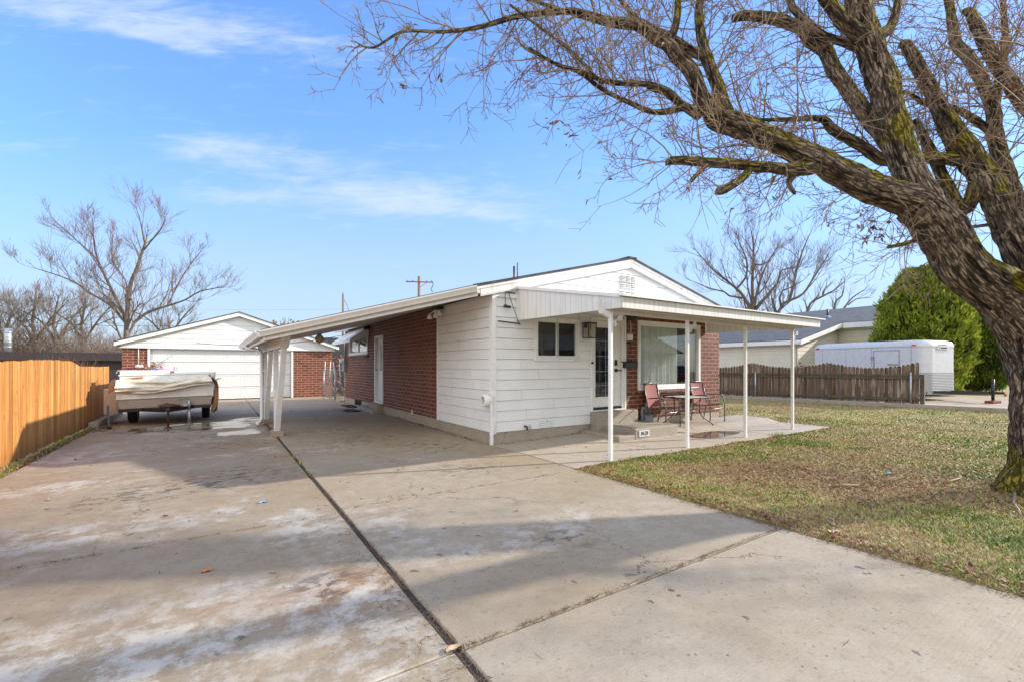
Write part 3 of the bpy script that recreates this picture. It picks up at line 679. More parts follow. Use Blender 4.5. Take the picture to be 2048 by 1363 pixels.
# patio cover
L0,L1=Vector((4.68,7.03,0)),Vector((4.93,4.65,0));R0,R1=Vector((10.56,7.03,0)),Vector((11.08,4.65,0))
Z=lambda v,z:Vector((v.x,v.y,z))
m=MB();m.prism([Z(L0,2.87),Z(L1,2.43),Z(R1,2.43),Z(R0,2.87)],(0,0,-.035))
pc=m.build('patio_cover',ALU,H)
m=MB();m.prism([Z(L0,2.855),Z(L1,2.415),Z(L1,2.26),Z(L0,2.26)],(-.02,0,0));sub(m,'side_valance',RIBBED,pc)
m=MB();m.prism([Z(R0,2.855),Z(R1,2.415),Z(R1,2.26),Z(R0,2.26)],(.02,0,0));sub(m,'side_valance',RIBBED,pc)
m=MB();m.prism([Z(L1,2.415),Z(R1,2.415),Z(R1,2.26),Z(L1,2.26)],(0,-.02,0));sub(m,'front_valance',RIBBED,pc)
m=MB();m.prism([L1+Vector((-.05,-.08,2.445)),R1+Vector((.12,-.08,2.445)),R1+Vector((.12,.06,2.463)),L1+Vector((-.05,.06,2.463))],(0,0,-.022));m.beam(Z(L0,2.875)+Vector((-.03,0,0)),Z(L1,2.437)+Vector((-.03,0,0)),.05,.05);sub(m,'edge_trim',ALU,pc)
PP=[(4.96,4.90),(6.90,4.97),(8.85,5.04),(10.86,5.10)]
m=MB();m.beam((4.93,4.92,2.27),(10.95,5.13,2.27),.08,.12);m.beam((4.9,4.78,2.285),(10.9,4.98,2.285),.05,.05);sub(m,'header_beam',SOFFIT,pc)
def spiral(mb,x,y,z,r,dirx,dz,turn=1.6,rad=.008):
    pts=[]
    for i in range(22):
        t=i/21;a=t*turn*2*math.pi;k=r*(1-.72*t);pts.append((x+dirx*(r-k*math.cos(a)),y,z+dz*k*math.sin(a)))
    mb.tube(pts,rad,5)
for i,(x,y) in enumerate(PP):
    m=MB();zb=patio_z(x,y)-.03;m.box(x-.026,x+.026,y-.026,y+.026,zb,2.215)
    spiral(m,x+.03,y,2.05,.05,1,1);spiral(m,x+.16,y,2.16,.05,1,-1);m.tube([(x+.03,y,2.0),(x+.08,y,2.09),(x+.16,y,2.13),(x+.22,y,2.19)],.008,5)
    if i==0:
        m.prism([(x-.03,y-.03,2.13),(x+.03,y-.03,2.2),(x-.16,y-.03,2.25),(x-.22,y-.03,2.41),(x-.28,y-.03,2.39),(x-.21,y-.03,2.19)],(0,.06,0))
    sub(m,'post',TRIM,pc,.004)
# ------------------------------------------------------------------ steps
S=thing('concrete_steps','worn concrete entry steps below the front door with number plate','steps',(6.7,6.5,0))
m=MB();m.box(6.70,7.97,5.97,6.84,-.06,.215);m.build('landing',STEPC,S,bevel=.022)
m=MB();m.box(6.25,6.695,5.97,7.03,-.06,.105);m.build('lower_tread',STEPC,S,bevel=.02)
m=MB();m.box(6.52,7.73,6.80,7.03,-.06,.47);m.build('upper_tread',STEPC,S,bevel=.02)
def text_mesh(body,size,mat,name,parent,loc,rot,ext=.002):
    cu=bpy.data.curves.new(name,'FONT');cu.body=body;cu.size=size;cu.align_x='CENTER';cu.align_y='CENTER';cu.extrude=ext
    o=bpy.data.objects.new(name,cu);C.objects.link(o)
    dg=bpy.context.evaluated_depsgraph_get();me=bpy.data.meshes.new_from_object(o.evaluated_get(dg));bpy.data.objects.remove(o)
    me.transform(Matrix.Translation(loc)@rot.to_4x4());me.materials.clear();me.materials.append(mat)
    me.transform(Matrix.Translation(-Vector(parent['_base'])))
    q=bpy.data.objects.new(name,me);C.objects.link(q);q.parent=parent;q['_base']=parent['_base'];return q
ROTF=Matrix.Rotation(R(90),3,'X')
m=MB();m.box(6.80,7.09,5.955,5.972,.055,.175);npl=m.build('number_plate',PLATEW,S,bevel=.003)
text_mesh('8628',.105,BLACK,'digits',npl,(6.945,5.953,.116),ROTF)
T2=thing('side_steps','small two-tread concrete step at the narrow side door','steps',(4.0,13.9,0))
m=MB();m.box(3.86,4.165,13.55,15.3,-.05,.13);m.build('lower_tread',STEPC,T2,bevel=.015)
m=MB();m.box(3.99,4.165,13.50,14.5,-.05,.27);m.build('upper_tread',STEPC,T2,bevel=.015)
# ------------------------------------------------------------------ garage
G=thing('garage','detached brick garage with white sectional door at the end of the driveway','garage',(.77,22.5,0))
GX=.77;gr=lambda x:3.66-.335*abs(x-GX)
TG=lambda a,b,z:(a,22.5-b,z)
m=MB();wall(m,TG,-3.04,4.55,0,2.12,[(-2.2,2.78,0,2.08)],th=.15);m.box(-3.04,-2.89,22.65,29,0,2.12);m.box(4.40,4.55,22.65,29,0,2.12);m.box(-2.89,4.40,28.85,29,0,2.12)
m.build('wall',BRICKG,G)
rows=[];z=2.10;f=lambda zz:max(.02,(3.66-.16-zz)/.335)
while z<3.45:
    ze=min(z+.2,3.49);rows.append((z,ze,GX-min(3.9,f(z)),GX+min(3.9,f(z)),GX-min(3.9,f(ze)),GX+min(3.9,f(ze))));z=ze
m=MB();lap(m,TG,rows,base=.05);m.prism([(-3.1,22.46,2.1),(4.64,22.46,2.1),(GX+3.85,22.46,gr(GX+3.85)-.14),(GX,22.46,3.5),(GX-3.85,22.46,gr(GX-3.85)-.14)],(0,.1,0));m.build('gable',SIDING,G)
m=MB()
for s in(-1,1):m.prism([(GX,22.2,gr(GX)),(GX+s*4.02,22.2,gr(GX+s*4.02)),(GX+s*4.02,29.2,gr(GX+s*4.02)),(GX,29.2,gr(GX))],(0,0,.03))
m.build('roof',SHING,G)
m=MB()
for s in(-1,1):
    a,b=GX,GX+s*4.0
    m.prism([(a,22.23,gr(a)-.002),(b,22.23,gr(b)-.002),(b,22.23,gr(b)-.15),(a,22.23,gr(a)-.16)],(0,.03,0))
    m.prism([(a,22.26,gr(a)-.03),(b,22.26,gr(b)-.03),(b,22.47,gr(b)-.03),(a,22.47,gr(a)-.03)],(0,0,-.02))
    m.box(min(b,b+s*.02),max(b,b+s*.02),22.26,29.1,gr(b)-.15,gr(b)-.01)
m.build('rake_board',TRIM,G)
m=MB();tbox(m,TG,-2.28,-2.2,-.15,.03,0,2.08);tbox(m,TG,2.78,2.86,-.15,.03,0,2.08);tbox(m,TG,-2.28,2.86,-.15,.035,2.08,2.14);m.build('door_frame',TRIM,G,bevel=.004)
m=MB();zz=[0.02,.53,1.05,1.57,2.08]
for k in range(4):
    z0,z1=zz[k]+.006,zz[k+1]-.006
    tbox(m,TG,-2.2,2.78,-.13,-.09,z0,z1)
    tbox(m,TG,-2.2,2.78,-.09,-.082,z1-.05,z1-.012);tbox(m,TG,-2.2,2.78,-.09,-.082,z0+.012,z0+.05)
    for i in range(8):
        a0=-2.2+.06+i*4.98/8;a1=a0+4.98/8-.12
        for q in((a0,a1,z0+.10,z0+.12),(a0,a1,z1-.12,z1-.10),(a0,a0+.02,z0+.12,z1-.12),(a1-.02,a1,z0+.12,z1-.12)):tbox(m,TG,q[0],q[1],-.09,-.084,q[2],q[3])
        tbox(m,TG,a0+.07,a1-.07,-.09,-.087,z0+.17,z1-.17)
gd=m.build('door',GDOOR,G,bevel=.003)
m=MB();m.cyl((.02,22.6,.87),(.02,22.53,.87),.012,8);m.beam((-.08,22.54,.87),(.12,22.54,.90),.02,.02);sub(m,'handle',BLACK,gd)
# ------------------------------------------------------------------ things fixed to the walls
def wall_lantern():
    L=thing('wall_lantern','black box lantern with clear glass beside the front door','wall lamp',(6.38,7.0,2.14))
    m=MB();m.box(6.35,6.41,6.985,7.03,2.20,2.28);x0,x1,y0,y1,z0,z1=6.27,6.49,6.80,6.985,1.98,2.30
    for x in(x0,x1-.014):
        for y in(y0,y1-.014):m.box(x,x+.014,y,y+.014,z0+.015,z1-.025)
    m.box(x0-.008,x1+.008,y0-.008,y1+.008,z1-.025,z1);m.box(x0,x1,y0,y1,z0,z0+.015);m.build('frame',BLACK,L)
    m=MB();m.box(x0+.004,x1-.004,y0+.004,y0+.007,z0+.015,z1-.025);m.box(x0+.004,x0+.007,y0+.008,y1-.004,z0+.015,z1-.025);m.box(x1-.007,x1-.004,y0+.008,y1-.004,z0+.015,z1-.025);m.build('glass',LAMPGLASS,L)
    m=MB();m.lathe([(0,.0),(.03,.01),(.035,.06),(.02,.11),(.012,.14),(.012,.27)],(6.38,6.89,2.02),12);m.build('bulb',GLOBE,L)
wall_lantern()
F=thing('flood_light','white twin flood lamp with motion sensor under the carport eave','flood light',(4.05,9.25,2.6))
m=MB();m.box(3.98,4.15,9.12,9.38,2.655,2.70);m.build('mount',BLACK,F)
for (x,y,z) in((3.93,9.38,2.50),(4.02,9.05,2.55)):
    m=MB();m.lathe([(.0,.06),(.035,.055),(.04,.02),(.065,-.05),(.0,-.052)],(x,y,z),14);m.cyl((x,y,z+.05),(4.05,9.25,2.66),.012,6);m.build('lamp_head',TRIM,F)
m=MB();m.box(3.95,4.02,9.15,9.25,2.46,2.62);m.cyl((3.95,9.2,2.53),(3.94,9.2,2.53),.025,12);m.build('sensor',[TRIM],F,bevel=.01)
m=MB();m.cyl((3.948,9.19,2.55),(3.935,9.185,2.55),.022,12);m.build('lens',BLACK,F)
K=thing('security_camera','small black camera hanging on a cable at the siding corner','camera',(4.42,7.0,2.5))
m=MB();m.cyl((4.36,6.97,2.50),(4.48,6.93,2.485),.026,12);m.cyl((4.42,7.0,2.53),(4.42,6.95,2.5),.014,8);m.build('body',BLACK,K)
m=MB();m.tube([(4.40,6.98,2.52),(4.395,6.98,2.70),(4.42,6.98,2.76),(4.47,6.98,2.75),(4.58,6.97,2.45),(4.68,6.965,2.22),(4.72,6.965,2.17)],.006,5);m.build('cable',BLACK,K)
m=MB();m.tube([(4.25,6.985,2.225),(4.72,6.985,2.20)],.013,6);tag(m.build('conduit_bar',DARKIRON,loc=(4.25,6.985,2.22)),'dark conduit bar level with the window top on the white siding corner','conduit')
m=MB();m.tube([(4.25,6.985,2.77),(4.62,6.985,2.755)],.01,6);tag(m.build('conduit_bar',DARKIRON,loc=(4.25,6.985,2.77)),'thin dark conduit bar close under the roof edge at the siding corner','conduit')
m=MB();m.box(7.47,7.86,6.93,7.05,1.375,1.50);m.prism([(7.46,7.05,1.53),(7.46,6.92,1.49),(7.46,6.92,1.475),(7.46,7.05,1.50)],(.41,0,0));tag(m.build('mailbox',BLACK,bevel=.006),'black wall mailbox on the brick between door and picture window','mailbox')
D=thing('doorbell','white video doorbell with black top on the front door frame','doorbell',(6.558,7.0,1.44))
m=MB();m.box(6.535,6.585,6.99,7.017,1.375,1.46);m.build('body',TRIM,D,bevel=.006);m=MB();m.box(6.536,6.584,6.988,7.017,1.46,1.505);m.build('lens_cap',BLACK,D,bevel=.006)
X=thing('old_porch_fixture','unfinished porch light wiring with loose cable on the brick by the door','light fixture',(7.63,7.0,2.3))
m=MB();m.box(7.60,7.76,6.98,7.05,1.98,2.12);m.build('box',TRIM,X,bevel=.006)
m=MB();m.tube([(7.68,6.99,2.52),(7.64,6.95,2.40),(7.66,6.95,2.25),(7.68,6.98,2.10)],.014,6);m.build('conduit',GALV,X)
m=MB();m.lathe([(.0,-.02),(.13,-.02),(.14,.06),(.09,.12),(0,.13)],(7.70,6.95,2.44),16);m.build('canopy',BLACK,X)
m=MB();m.tube([(7.68,6.98,1.98),(7.66,6.95,1.8),(7.63,6.97,1.66),(7.60,6.98,1.58)],.008,5);m.box(7.60,7.78,6.94,6.985,1.90,1.95);m.build('loose_wire',BLACK,X)
M=thing('gas_meter','grey gas meter with curved pipes beside the entry steps','gas meter',(8.12,6.93,.06))
m=MB();m.tube([(8.02,6.95,-.02),(8.02,6.95,.42),(8.04,6.95,.47),(8.09,6.95,.48),(8.13,6.95,.44),(8.13,6.95,.33)],.032,10);m.tube([(8.27,6.95,.30),(8.27,6.95,.47),(8.23,6.95,.49),(8.15,6.95,.49)],.026,10);m.cyl((8.27,6.99,.47),(8.27,6.90,.47),.04,12);m.build('pipe',GREYPAINT,M)
m=MB();m.box(8.06,8.32,6.86,7.0,.09,.33);m.lathe([(0,-.01),(.09,-.01),(.1,.02),(.1,.05)],(8.19,6.84,.2),18,0,'y');m.build('body',GREYPAINT,M,bevel=.03)
m=MB();m.box(8.15,8.25,6.80,6.83,.11,.17);m.build('dial',PLATEW,M)
m=MB();m.cyl((4.86,7.04,.29),(4.86,6.95,.28),.02,10);m.cyl((4.86,6.95,.28),(4.86,6.94,.22),.018,8);m.lathe([(.035,-.006),(.04,0),(.035,.006)],(4.93,6.95,.28),12,0,'x');tag(m.build('hose_tap',RUST,loc=(4.86,7.04,.28)),'old outdoor hose tap low on the white siding','tap')
m=MB()
for c in range(2):
    for i in range(4):m.prism([(5.20+c*.19,7.022,.245+i*.035),(5.20+c*.19,7.006,.25+i*.035),(5.20+c*.19,7.018,.272+i*.035)],(.14,0,0))
m.build('siding_vent',SIDING,H)
m=MB();m.lathe([(0,.0),(.06,.0),(.06,-.05),(.055,-.06)],(2.4,13.6,2.32),16,1);m.blob((2.4,13.6,2.17),(.12,.12,.12),18,12,0.0);tag(m.build('globe_light',[GLOBE,GALV],loc=(2.4,13.6,2.3)),'cream globe lamp hanging from the carport ceiling','lamp')
E_=thing('electric_meter','white round electric meter with grey conduit on the rear house corner','electric meter',(4.1,18.2,1.6))
m=MB();m.box(4.05,4.17,18.0,18.3,1.2,1.75);m.build('box',GREYPAINT,E_,bevel=.01);m=MB();m.lathe([(.0,-.14),(.07,-.13),(.085,-.06),(.09,0)],(4.05,18.15,1.6),16,0,'x');m.build('dial',PLATEW,E_)
m=MB();m.cyl((4.12,18.12,1.75),(4.12,18.12,2.62),.03,10);m.build('conduit',GALV,E_)
m=MB();m.box(4.155,4.175,11.03,11.11,.17,.30);[m.box(4.15,4.156,11.05,11.09,.19+i*.04,.205+i*.04) for i in range(3)];tag(m.build('outlet_cover',PLATEW,loc=(4.16,11.07,.2)),'small white outlet cover low on the brick side wall','outlet')
m=MB();m.box(4.12,4.18,14.95,15.1,2.60,2.72);m.cyl((4.1,14.98,2.66),(4.0,14.92,2.62),.05,12);tag(m.build('spot_lamp',BLACK,loc=(4.15,15,2.66)),'small black spotlight above the brick side wall','spotlight')
GL=thing('garage_lamp','white flood lamp on a thin conduit on the left garage pier','flood light',(-2.5,22.4,1.4))
m=MB();m.cyl((-2.55,22.47,1.42),(-2.55,22.47,2.1),.012,6);m.build('conduit',TRIM,GL)
m=MB();m.lathe([(0,0),(.1,0),(.13,-.05),(.12,-.1),(0,-.11)],(-2.52,22.36,1.46),14);m.build('lamp_head',TRIM,GL)
# ------------------------------------------------------------------ patio furniture
def chair(lab):
    c=thing('patio_chair',lab,'chair',(0,0,0),'red sling patio chairs',local=True);w=.27   # faces -y, origin on the ground between the legs
    for s in(-1,1):
        m=MB();m.tube([(s*w,-.27,0),(s*w,-.27,.40),(s*w,-.25,.55),(s*w,-.19,.625),(s*w,-.10,.65),(s*w,.17,.62)],.013,8);m.build('arm_frame',BRONZE,c)
    m=MB()
    for s in(-1,1):m.tube([(s*(w-.03),.30,0),(s*(w-.03),.21,.42),(s*(w-.03),.25,.62),(s*(w-.03),.33,.94)],.012,8)
    m.tube([(-(w-.03),.33,.94),(0,.335,.955),(w-.03,.33,.94)],.012,8);m.build('back_frame',BRONZE,c)
    m=MB();m.tube([(-w,-.265,.36),(-w*.4,-.27,.33),(w*.4,-.27,.33),(w,-.265,.36)],.010,6);m.tube([(-w+.03,.2,.38),(w-.03,.2,.38)],.010,6)
    for s in(-1,1):m.tube([(s*(w-.03),-.25,.41),(s*(w-.03),.2,.40)],.011,6)
    m.build('seat_frame',BRONZE,c)
    vs=[];n=10;ww=w-.035
    prof=[(-.25,.415),(-.15,.395),(.0,.38),(.12,.385),(.195,.41)]
    def cloth(prof):
        mb=MB();vs=[]
        for (y,z) in prof:
            for i in range(7):
                x=-ww+2*ww*i/6;vs.append((x,y,z-.012*(1-(x/ww)**2)))
        fs=[(j*7+i,j*7+i+1,(j+1)*7+i+1,(j+1)*7+i) for j in range(len(prof)-1) for i in range(6)]
        top=len(vs);mb.add(vs,fs,0,True);mb.add([(a,b+.004,cc+.004) for a,b,cc in vs],fs,0,True);return mb
    cloth(prof).build('seat',REDSLING,c,fixn=False)
    mb=MB();vs=[];prof=[(.205,.42),(.225,.52),(.25,.62),(.29,.76),(.328,.935)]
    for (y,z) in prof:
        for i in range(7):
            x=-ww+2*ww*i/6;vs.append((x,y+.02*(1-(x/ww)**2),z))
    fs=[(j*7+i,j*7+i+1,(j+1)*7+i+1,(j+1)*7+i) for j in range(4) for i in range(6)]
    mb.add(vs,fs,0,True);mb.add([(a,b+.005,cc) for a,b,cc in vs],fs,0,True);mb.build('backrest',REDSLING,c,fixn=False)
    return c
c1=chair('red sling patio chair nearest the front steps');c1.location=(8.36,6.66,.072);c1.rotation_euler=(0,0,R(4))
c2=copy_tree(c1);c2['label']='red sling patio chair at the outer corner, right of the table';c2.location=(10.07,6.68,.074);c2.rotation_euler=(0,0,R(-3))
T=thing('patio_table','square patio table with pale glass top between two red chairs','table',(9.06,6.53,0))
m=MB();m.box(8.635,9.485,6.215,6.845,.706,.716);m.build('tabletop',TABLETOP,T,bevel=.003)
m=MB()
for q in((8.62,9.5,6.2,6.225,.69,.72),(8.62,9.5,6.835,6.86,.69,.72),(8.62,8.645,6.225,6.835,.69,.72),(9.475,9.5,6.225,6.835,.69,.72)):m.box(*q)
m.build('rim',DARKIRON,T,bevel=.006)
for sx in(-1,1):
    for sy in(-1,1):
        m=MB();cx,cy=9.06,6.53
        m.tube([(cx+sx*.25,cy+sy*.17,.69),(cx+sx*.23,cy+sy*.16,.36),(cx+sx*.30,cy+sy*.2,.25),(cx+sx*.47,cy+sy*.32,.10),(cx+sx*.50,cy+sy*.34,.055)],.013,8);m.build('leg',DARKIRON,T)
m=MB()
for z in(.40,.55):
    m.tube([(9.06+.24*math.cos(a),6.53+.17*math.sin(a),z) for a in[i*math.pi/8 for i in range(17)]],.008,6)
m.build('brace_ring',BRONZE,T)
# ------------------------------------------------------------------ left cedar fence
CF=thing('cedar_fence','tall orange stained cedar board fence along the left of the driveway','fence',(-2.5,9,0))
m=MB();y=2.6;i=0
def fence_top(y):
    if y<12.6:return 1.47+.012*math.sin(y*1.3)+.05*sst((y-7)/5.6)
    if y<13.5:return 1.525-(y-12.6)/.9*.125
    return 1.40
while y<16.5:
    w=.138;z0=.02+random.uniform(-.02,.02);dx=random.uniform(-.004,.004);zt=fence_top(y+.07)+random.uniform(-.008,.008)
    zb=fence_top(y+.14)+random.uniform(-.004,.004) if 12.55<y<13.5 else zt
    m.prism([(-2.5+dx,y,z0),(-2.5+dx,y+w,z0),(-2.5+dx,y+w,zb),(-2.5+dx,y,zt)],(-.018,0,0));y+=.1405
x=-2.5
while x<-3.04+1.2 and False:pass
m.build('board_panel',CEDARWOOD,CF)
m=MB();x=-2.60
for i in range(4):
    m.box(x-.138,x,16.50,16.518,.02,1.39+.006*i);x-=.141
m.build('return_panel',CEDARWOOD,CF)
m=MB()
for z in(.25,.75,1.2):m.box(-2.56,-2.52,2.6,16.5,z,z+.09)
m.build('rail',CEDARPOST,CF)
for y in(2.7,5.1,7.5,9.9,12.3,14.6,16.45):
    m=MB();m.box(-2.66,-2.565,y-.05,y+.05,-.05,1.4);m.build('post',CEDARPOST,CF)
m=MB();m.box(-2.47,-2.30,13.9,17.2,-.06,.13);tag(m.build('kerb_block',FOUND,bevel=.012),'short concrete kerb at the foot of the cedar fence','kerb')
# ------------------------------------------------------------------ right weathered picket fence
PF=thing('picket_fence','weathered grey picket fence with scalloped top dividing the lawns','fence',(19.9,5.3,0))
def fp(y,b,z): return (NX(y)+.05+b,y,z)
def ptop(y):
    t=(y-5.3)/2.6;t-=math.floor(t);return 1.37+.20*(2*t-1)**2
m=MB();y=5.34
while y<22:
    zt=ptop(y+.05)+random.uniform(-.012,.012);w=random.choice((.112,.113,.114,.106));x=NX(y)+.05+random.uniform(-.004,.004);z0=.14+random.uniform(-.02,.02)
    if True:
        m.prism([(x,y,z0),(x,y+w,z0),(x,y+w,zt-.05),(x,y+w*.75,zt-.01),(x,y+w*.5,zt),(x,y+w*.25,zt-.01),(x,y,zt-.05)],(.018,0,0))
    y+=.115
m.build('picket_panel',OLDWOOD,PF)
for (z,w,h) in((1.10,.075,.06),(.28,.06,.08),(1.02,.03,.09)):
    m=MB();m.beam(fp(5.2,-.035,z),fp(22,-.035,z),w,h);m.build('rail',OLDRAIL,PF)
for y in(5.25,7.85,10.45,13.05,15.65,18.25):
    m=MB();m.obox(fp(y,-.03,.58),(.05,0,0),(0,.055,0),(0,0,.52));m.build('post',OLDRAIL,PF)
for y,h,l in((5.52,1.17,'galvanised steel post at the near end of the picket fence'),(10.35,1.13,'galvanised steel post midway along the weathered picket fence')):
    m=MB();p=fp(y,-.13,0);m.cyl((p[0],p[1],-.05),(p[0],p[1],h),.03,12);m.lathe([(.033,-.01),(.03,.02),(0,.03)],(p[0],p[1],h),12);tag(m.build('steel_post',GALV,loc=(p[0],p[1],0)),l,'post','steel posts along the picket fence')
# ------------------------------------------------------------------ chain-link gate
GT=thing('chain_link_gate','low chain link gate with upright white sticks between house and garage','gate',(4.2,19.8,0))
ga=Vector((4.05,21.9,0));gm=Vector((4.12,19.9,0));gb=Vector((4.22,18.5,0))
m=MB()
for p in(ga,gm,gb):m.cyl(p,p+Vector((0,0,1.28)),.032,10)
for a,b in((ga,gm),(gm,gb)):
    for z in(.08,1.25):m.cyl(a+Vector((0,0,z)),b+Vector((0,0,z)),.02,8)
m.build('frame',GALV,GT)
m=MB()
for a,b in((ga,gm),(gm,gb)):
    L=(b-a).length;d=(b-a)/L;n=int(L/.09)
    for i in range(-13,n):
        for s in(0,1):
            t0=max(0,i*.09);t1=min(L,i*.09+1.17);z0=.08+(t0-i*.09);z1=.08+(t1-i*.09)
            if t1<=t0:continue
            if s:t0,t1=L-t0,L-t1
            m.tube([a+d*t0+Vector((0,0,z0)),a+d*t1+Vector((0,0,z1))],.0025,3,False)
m.build('mesh_wire',GALV,GT)
for i,(t,w) in enumerate(((.25,.02),(.75,.05),(1.3,-.06),(1.8,-.04))):
    m=MB();p=ga+(gm-ga).normalized()*t*1.7;m.cyl(p+Vector((-.05,0,1.0-.08*i)),p+Vector((-.05+w,0,1.62-.02*i)),.016,6);m.build('white_stick',TRIM,GT)
# ------------------------------------------------------------------ charcoal shed, rubbish bin and dead vine behind the gate
SH=thing('charcoal_shed','dark charcoal lapped shed end seen past the garage corner','shed',(5.6,26,0))
TS=lambda a,b,z:(a,25.2-b,z)
m=MB();lap(m,TS,lap_rows(4.72,9.5,1.25,2.9,.2,[]));m.box(4.74,9.5,25.22,28,1.2,2.9);m.build('wall',DARKGREY,SH)
m=MB();[m.box(4.75+i*1.4,4.87+i*1.4,25.25,25.37,-.1,1.25) for i in range(4)];m.box(4.74,9.5,26.6,26.65,0,1.25);m.build('post',WOODP,SH)
# ------------------------------------------------------------------ folded tent trailer (body frame: x across, y back, tilted a little)
CT=thing('tent_trailer','old white and taupe folding tent trailer with bunched canvas on the driveway','camper',(-1.03,14.9,0))
def tl(x,y,z): return (x,y,z+.025*(x+1.03))
def tiltbox(mb,x0,x1,y0,y1,z0,z1,mi=0,tap=0):
    vs=[tl(x,y,z) for z in(z0,z1) for y in(y0,y1) for x in((x0+(tap if z==z0 else 0)),(x1-(tap if z==z0 else 0)))]
    mb.add(vs,[(0,2,3,1),(4,5,7,6),(0,1,5,4),(2,6,7,3),(0,4,6,2),(1,3,7,5)],mi)
m=MB();tiltbox(m,-1.97,-.09,13.8,17.0,.66,.94);tiltbox(m,-1.99,-.07,13.785,17.01,.655,.672);m.build('upper_body',CAMPW,CT,bevel=.015)
m=MB();tiltbox(m,-1.965,-.095,13.81,16.99,.43,.655,0,.05);m.build('lower_body',CAMPT,CT,bevel=.012)
m=MB();tiltbox(m,-1.93,-.13,13.79,13.87,.36,.43);tiltbox(m,-1.93,-.13,16.8,16.9,.36,.43)
for x in(-1.85,-.25):tiltbox(m,x,x+.06,13.87,16.8,.36,.43)
m.beam(tl(-1.75,14.2,.39),tl(-.95,13.0,.40),.06,.08);m.beam(tl(-.31,14.2,.39),tl(-.95,13.0,.40),.06,.08);m.beam((-.95,13.02,.42),(-.95,12.75,.42),.07,.07);m.box(-1.75,-.3,14.96,15.02,.30,.36);m.build('chassis',BLACK,CT)
m=MB();tiltbox(m,-1.95,-.05,14.05,17.05,1.06,1.20);tiltbox(m,-1.97,-.03,14.03,17.07,1.195,1.235);m.build('lid',CAMPW,CT,bevel=.02)
m=MB();m.tube([tl(-2.0,14.05,1.27),tl(-1.97,14.02,1.33),tl(-.8,14.02,1.30)],.012,5);tiltbox(m,-1.96,-1.0,14.2,14.6,1.235,1.32);m.build('folded_door',TRIM,CT,bevel=.01)
for x,y in((-1.79,14.9),(-.27,15.15)):
    w=MB();w.lathe([(.16,-.09),(.26,-.09),(.285,-.06),(.29,0),(.285,.06),(.26,.09),(.16,.09)],(x,y,.285),28,0,'x');wh=w.build('wheel',RUBBER,CT)
    w=MB();w.lathe([(0,-.06),(.12,-.06),(.165,-.085),(.165,.085),(.12,.06),(0,.06)],(x,y,.285),20,0,'x');sub(w,'rim',CAMPW,wh)
# bunched canvas: folds hanging over the front edge
def canvas(x0,x1,nx,prof,amp,seed,swag):
    vs=[]
    nv=len(prof)
    for j in range(nx+1):
        t=j/nx;x=x0+(x1-x0)*t
        for i,(y,z) in enumerate(prof):
            s=i/(nv-1);k=mnoise.noise((x*1.6,s*2.2,seed))+.6*mnoise.noise((x*4.3+s*2,s*6,seed+3));hang=swag(t)
            fold=math.sin(s*15+5.0*mnoise.noise((x*1.0,s*1.5,seed))+x*1.9)+.5*math.sin(s*31+6*mnoise.noise((x*1.7,s*2,seed+9)))
            vs.append(tl(x,y-amp*(.7*fold+k)*(.3+s),z-hang*s+amp*.6*k))
    return vs,[(j*nv+i,(j+1)*nv+i,(j+1)*nv+i+1,j*nv+i+1) for j in range(nx) for i in range(nv-1)]
prof=[(14.5,1.05),(14.2,1.12),(14.0,1.135),(13.90,1.14),(13.84,1.12),(13.79,1.08),(13.755,1.04),(13.735,1.00),(13.72,.96),(13.715,.92),(13.715,.88),(13.72,.85),(13.73,.82),(13.75,.80),(13.78,.805)]
P2=[];
for i in range(len(prof)-1):
    for q in range(3):P2.append((prof[i][0]+(prof[i+1][0]-prof[i][0])*q/3,prof[i][1]+(prof[i+1][1]-prof[i][1])*q/3))
v,f=canvas(-1.98,-.12,120,P2,.06,1.7,lambda t:.03*math.sin(math.pi*min(1,t*1.6))-.14*sst((t-.45)/.5))
m=MB();m.add(v,f,0,True);m.add([(a,b+.012,c-.006) for a,b,c in v],f,0,True);tag(m.build('canvas_cover',CANVAS,fixn=False),'bunched cream canvas draped over the front of the tent trailer','canvas')
m=MB();vs=[];nu,nv=26,34
for i in range(nu+1):                        # hangs down the right side of the body, gathered at the top corner
    for j in range(nv+1):
        a=i/nu;s=j/nv;wd=.22+.55*s*(1-.45*s);low=.80+.16*math.sin(a*7)+.10*math.sin(a*17+1)
        y=13.76+wd*a;k=math.sin(a*19+3*s+2*mnoise.noise((a*3,s*2,1)))
        x=-.095+.05*k*(.35+s)+.05*math.sin(s*3.1)-(.10*(1-s*4) if s<.25 else 0);z=1.17-low*s+.02*mnoise.noise((a*5,s*5,7))
        vs.append(tl(x+.015,y-.03*k,z))
f=[(i*(nv+1)+j,(i+1)*(nv+1)+j,(i+1)*(nv+1)+j+1,i*(nv+1)+j+1) for i in range(nu) for j in range(nv)]
m.add(vs,f,0,True);m.add([(a+.012,b,c) for a,b,c in vs],f,0,True)
tag(m.build('brown_cloth',CANVASB,fixn=False),'brown cloth hanging off the right front corner of the tent trailer','cloth')
m=MB()
v,f=canvas(-2.12,-1.5,20,[(14.5,1.12),(14.2,1.17),(13.98,1.17),(13.88,1.14),(13.82,1.09)],.03,8.1,lambda t:.28*(1-t)**2);m.add(v,f,0,True);m.add([(a,b+.015,c-.01) for a,b,c in v],f,0,True)
tag(m.build('brown_cloth',CANVASB,fixn=False),'brown cloth folded over the left front corner of the tent trailer','cloth')
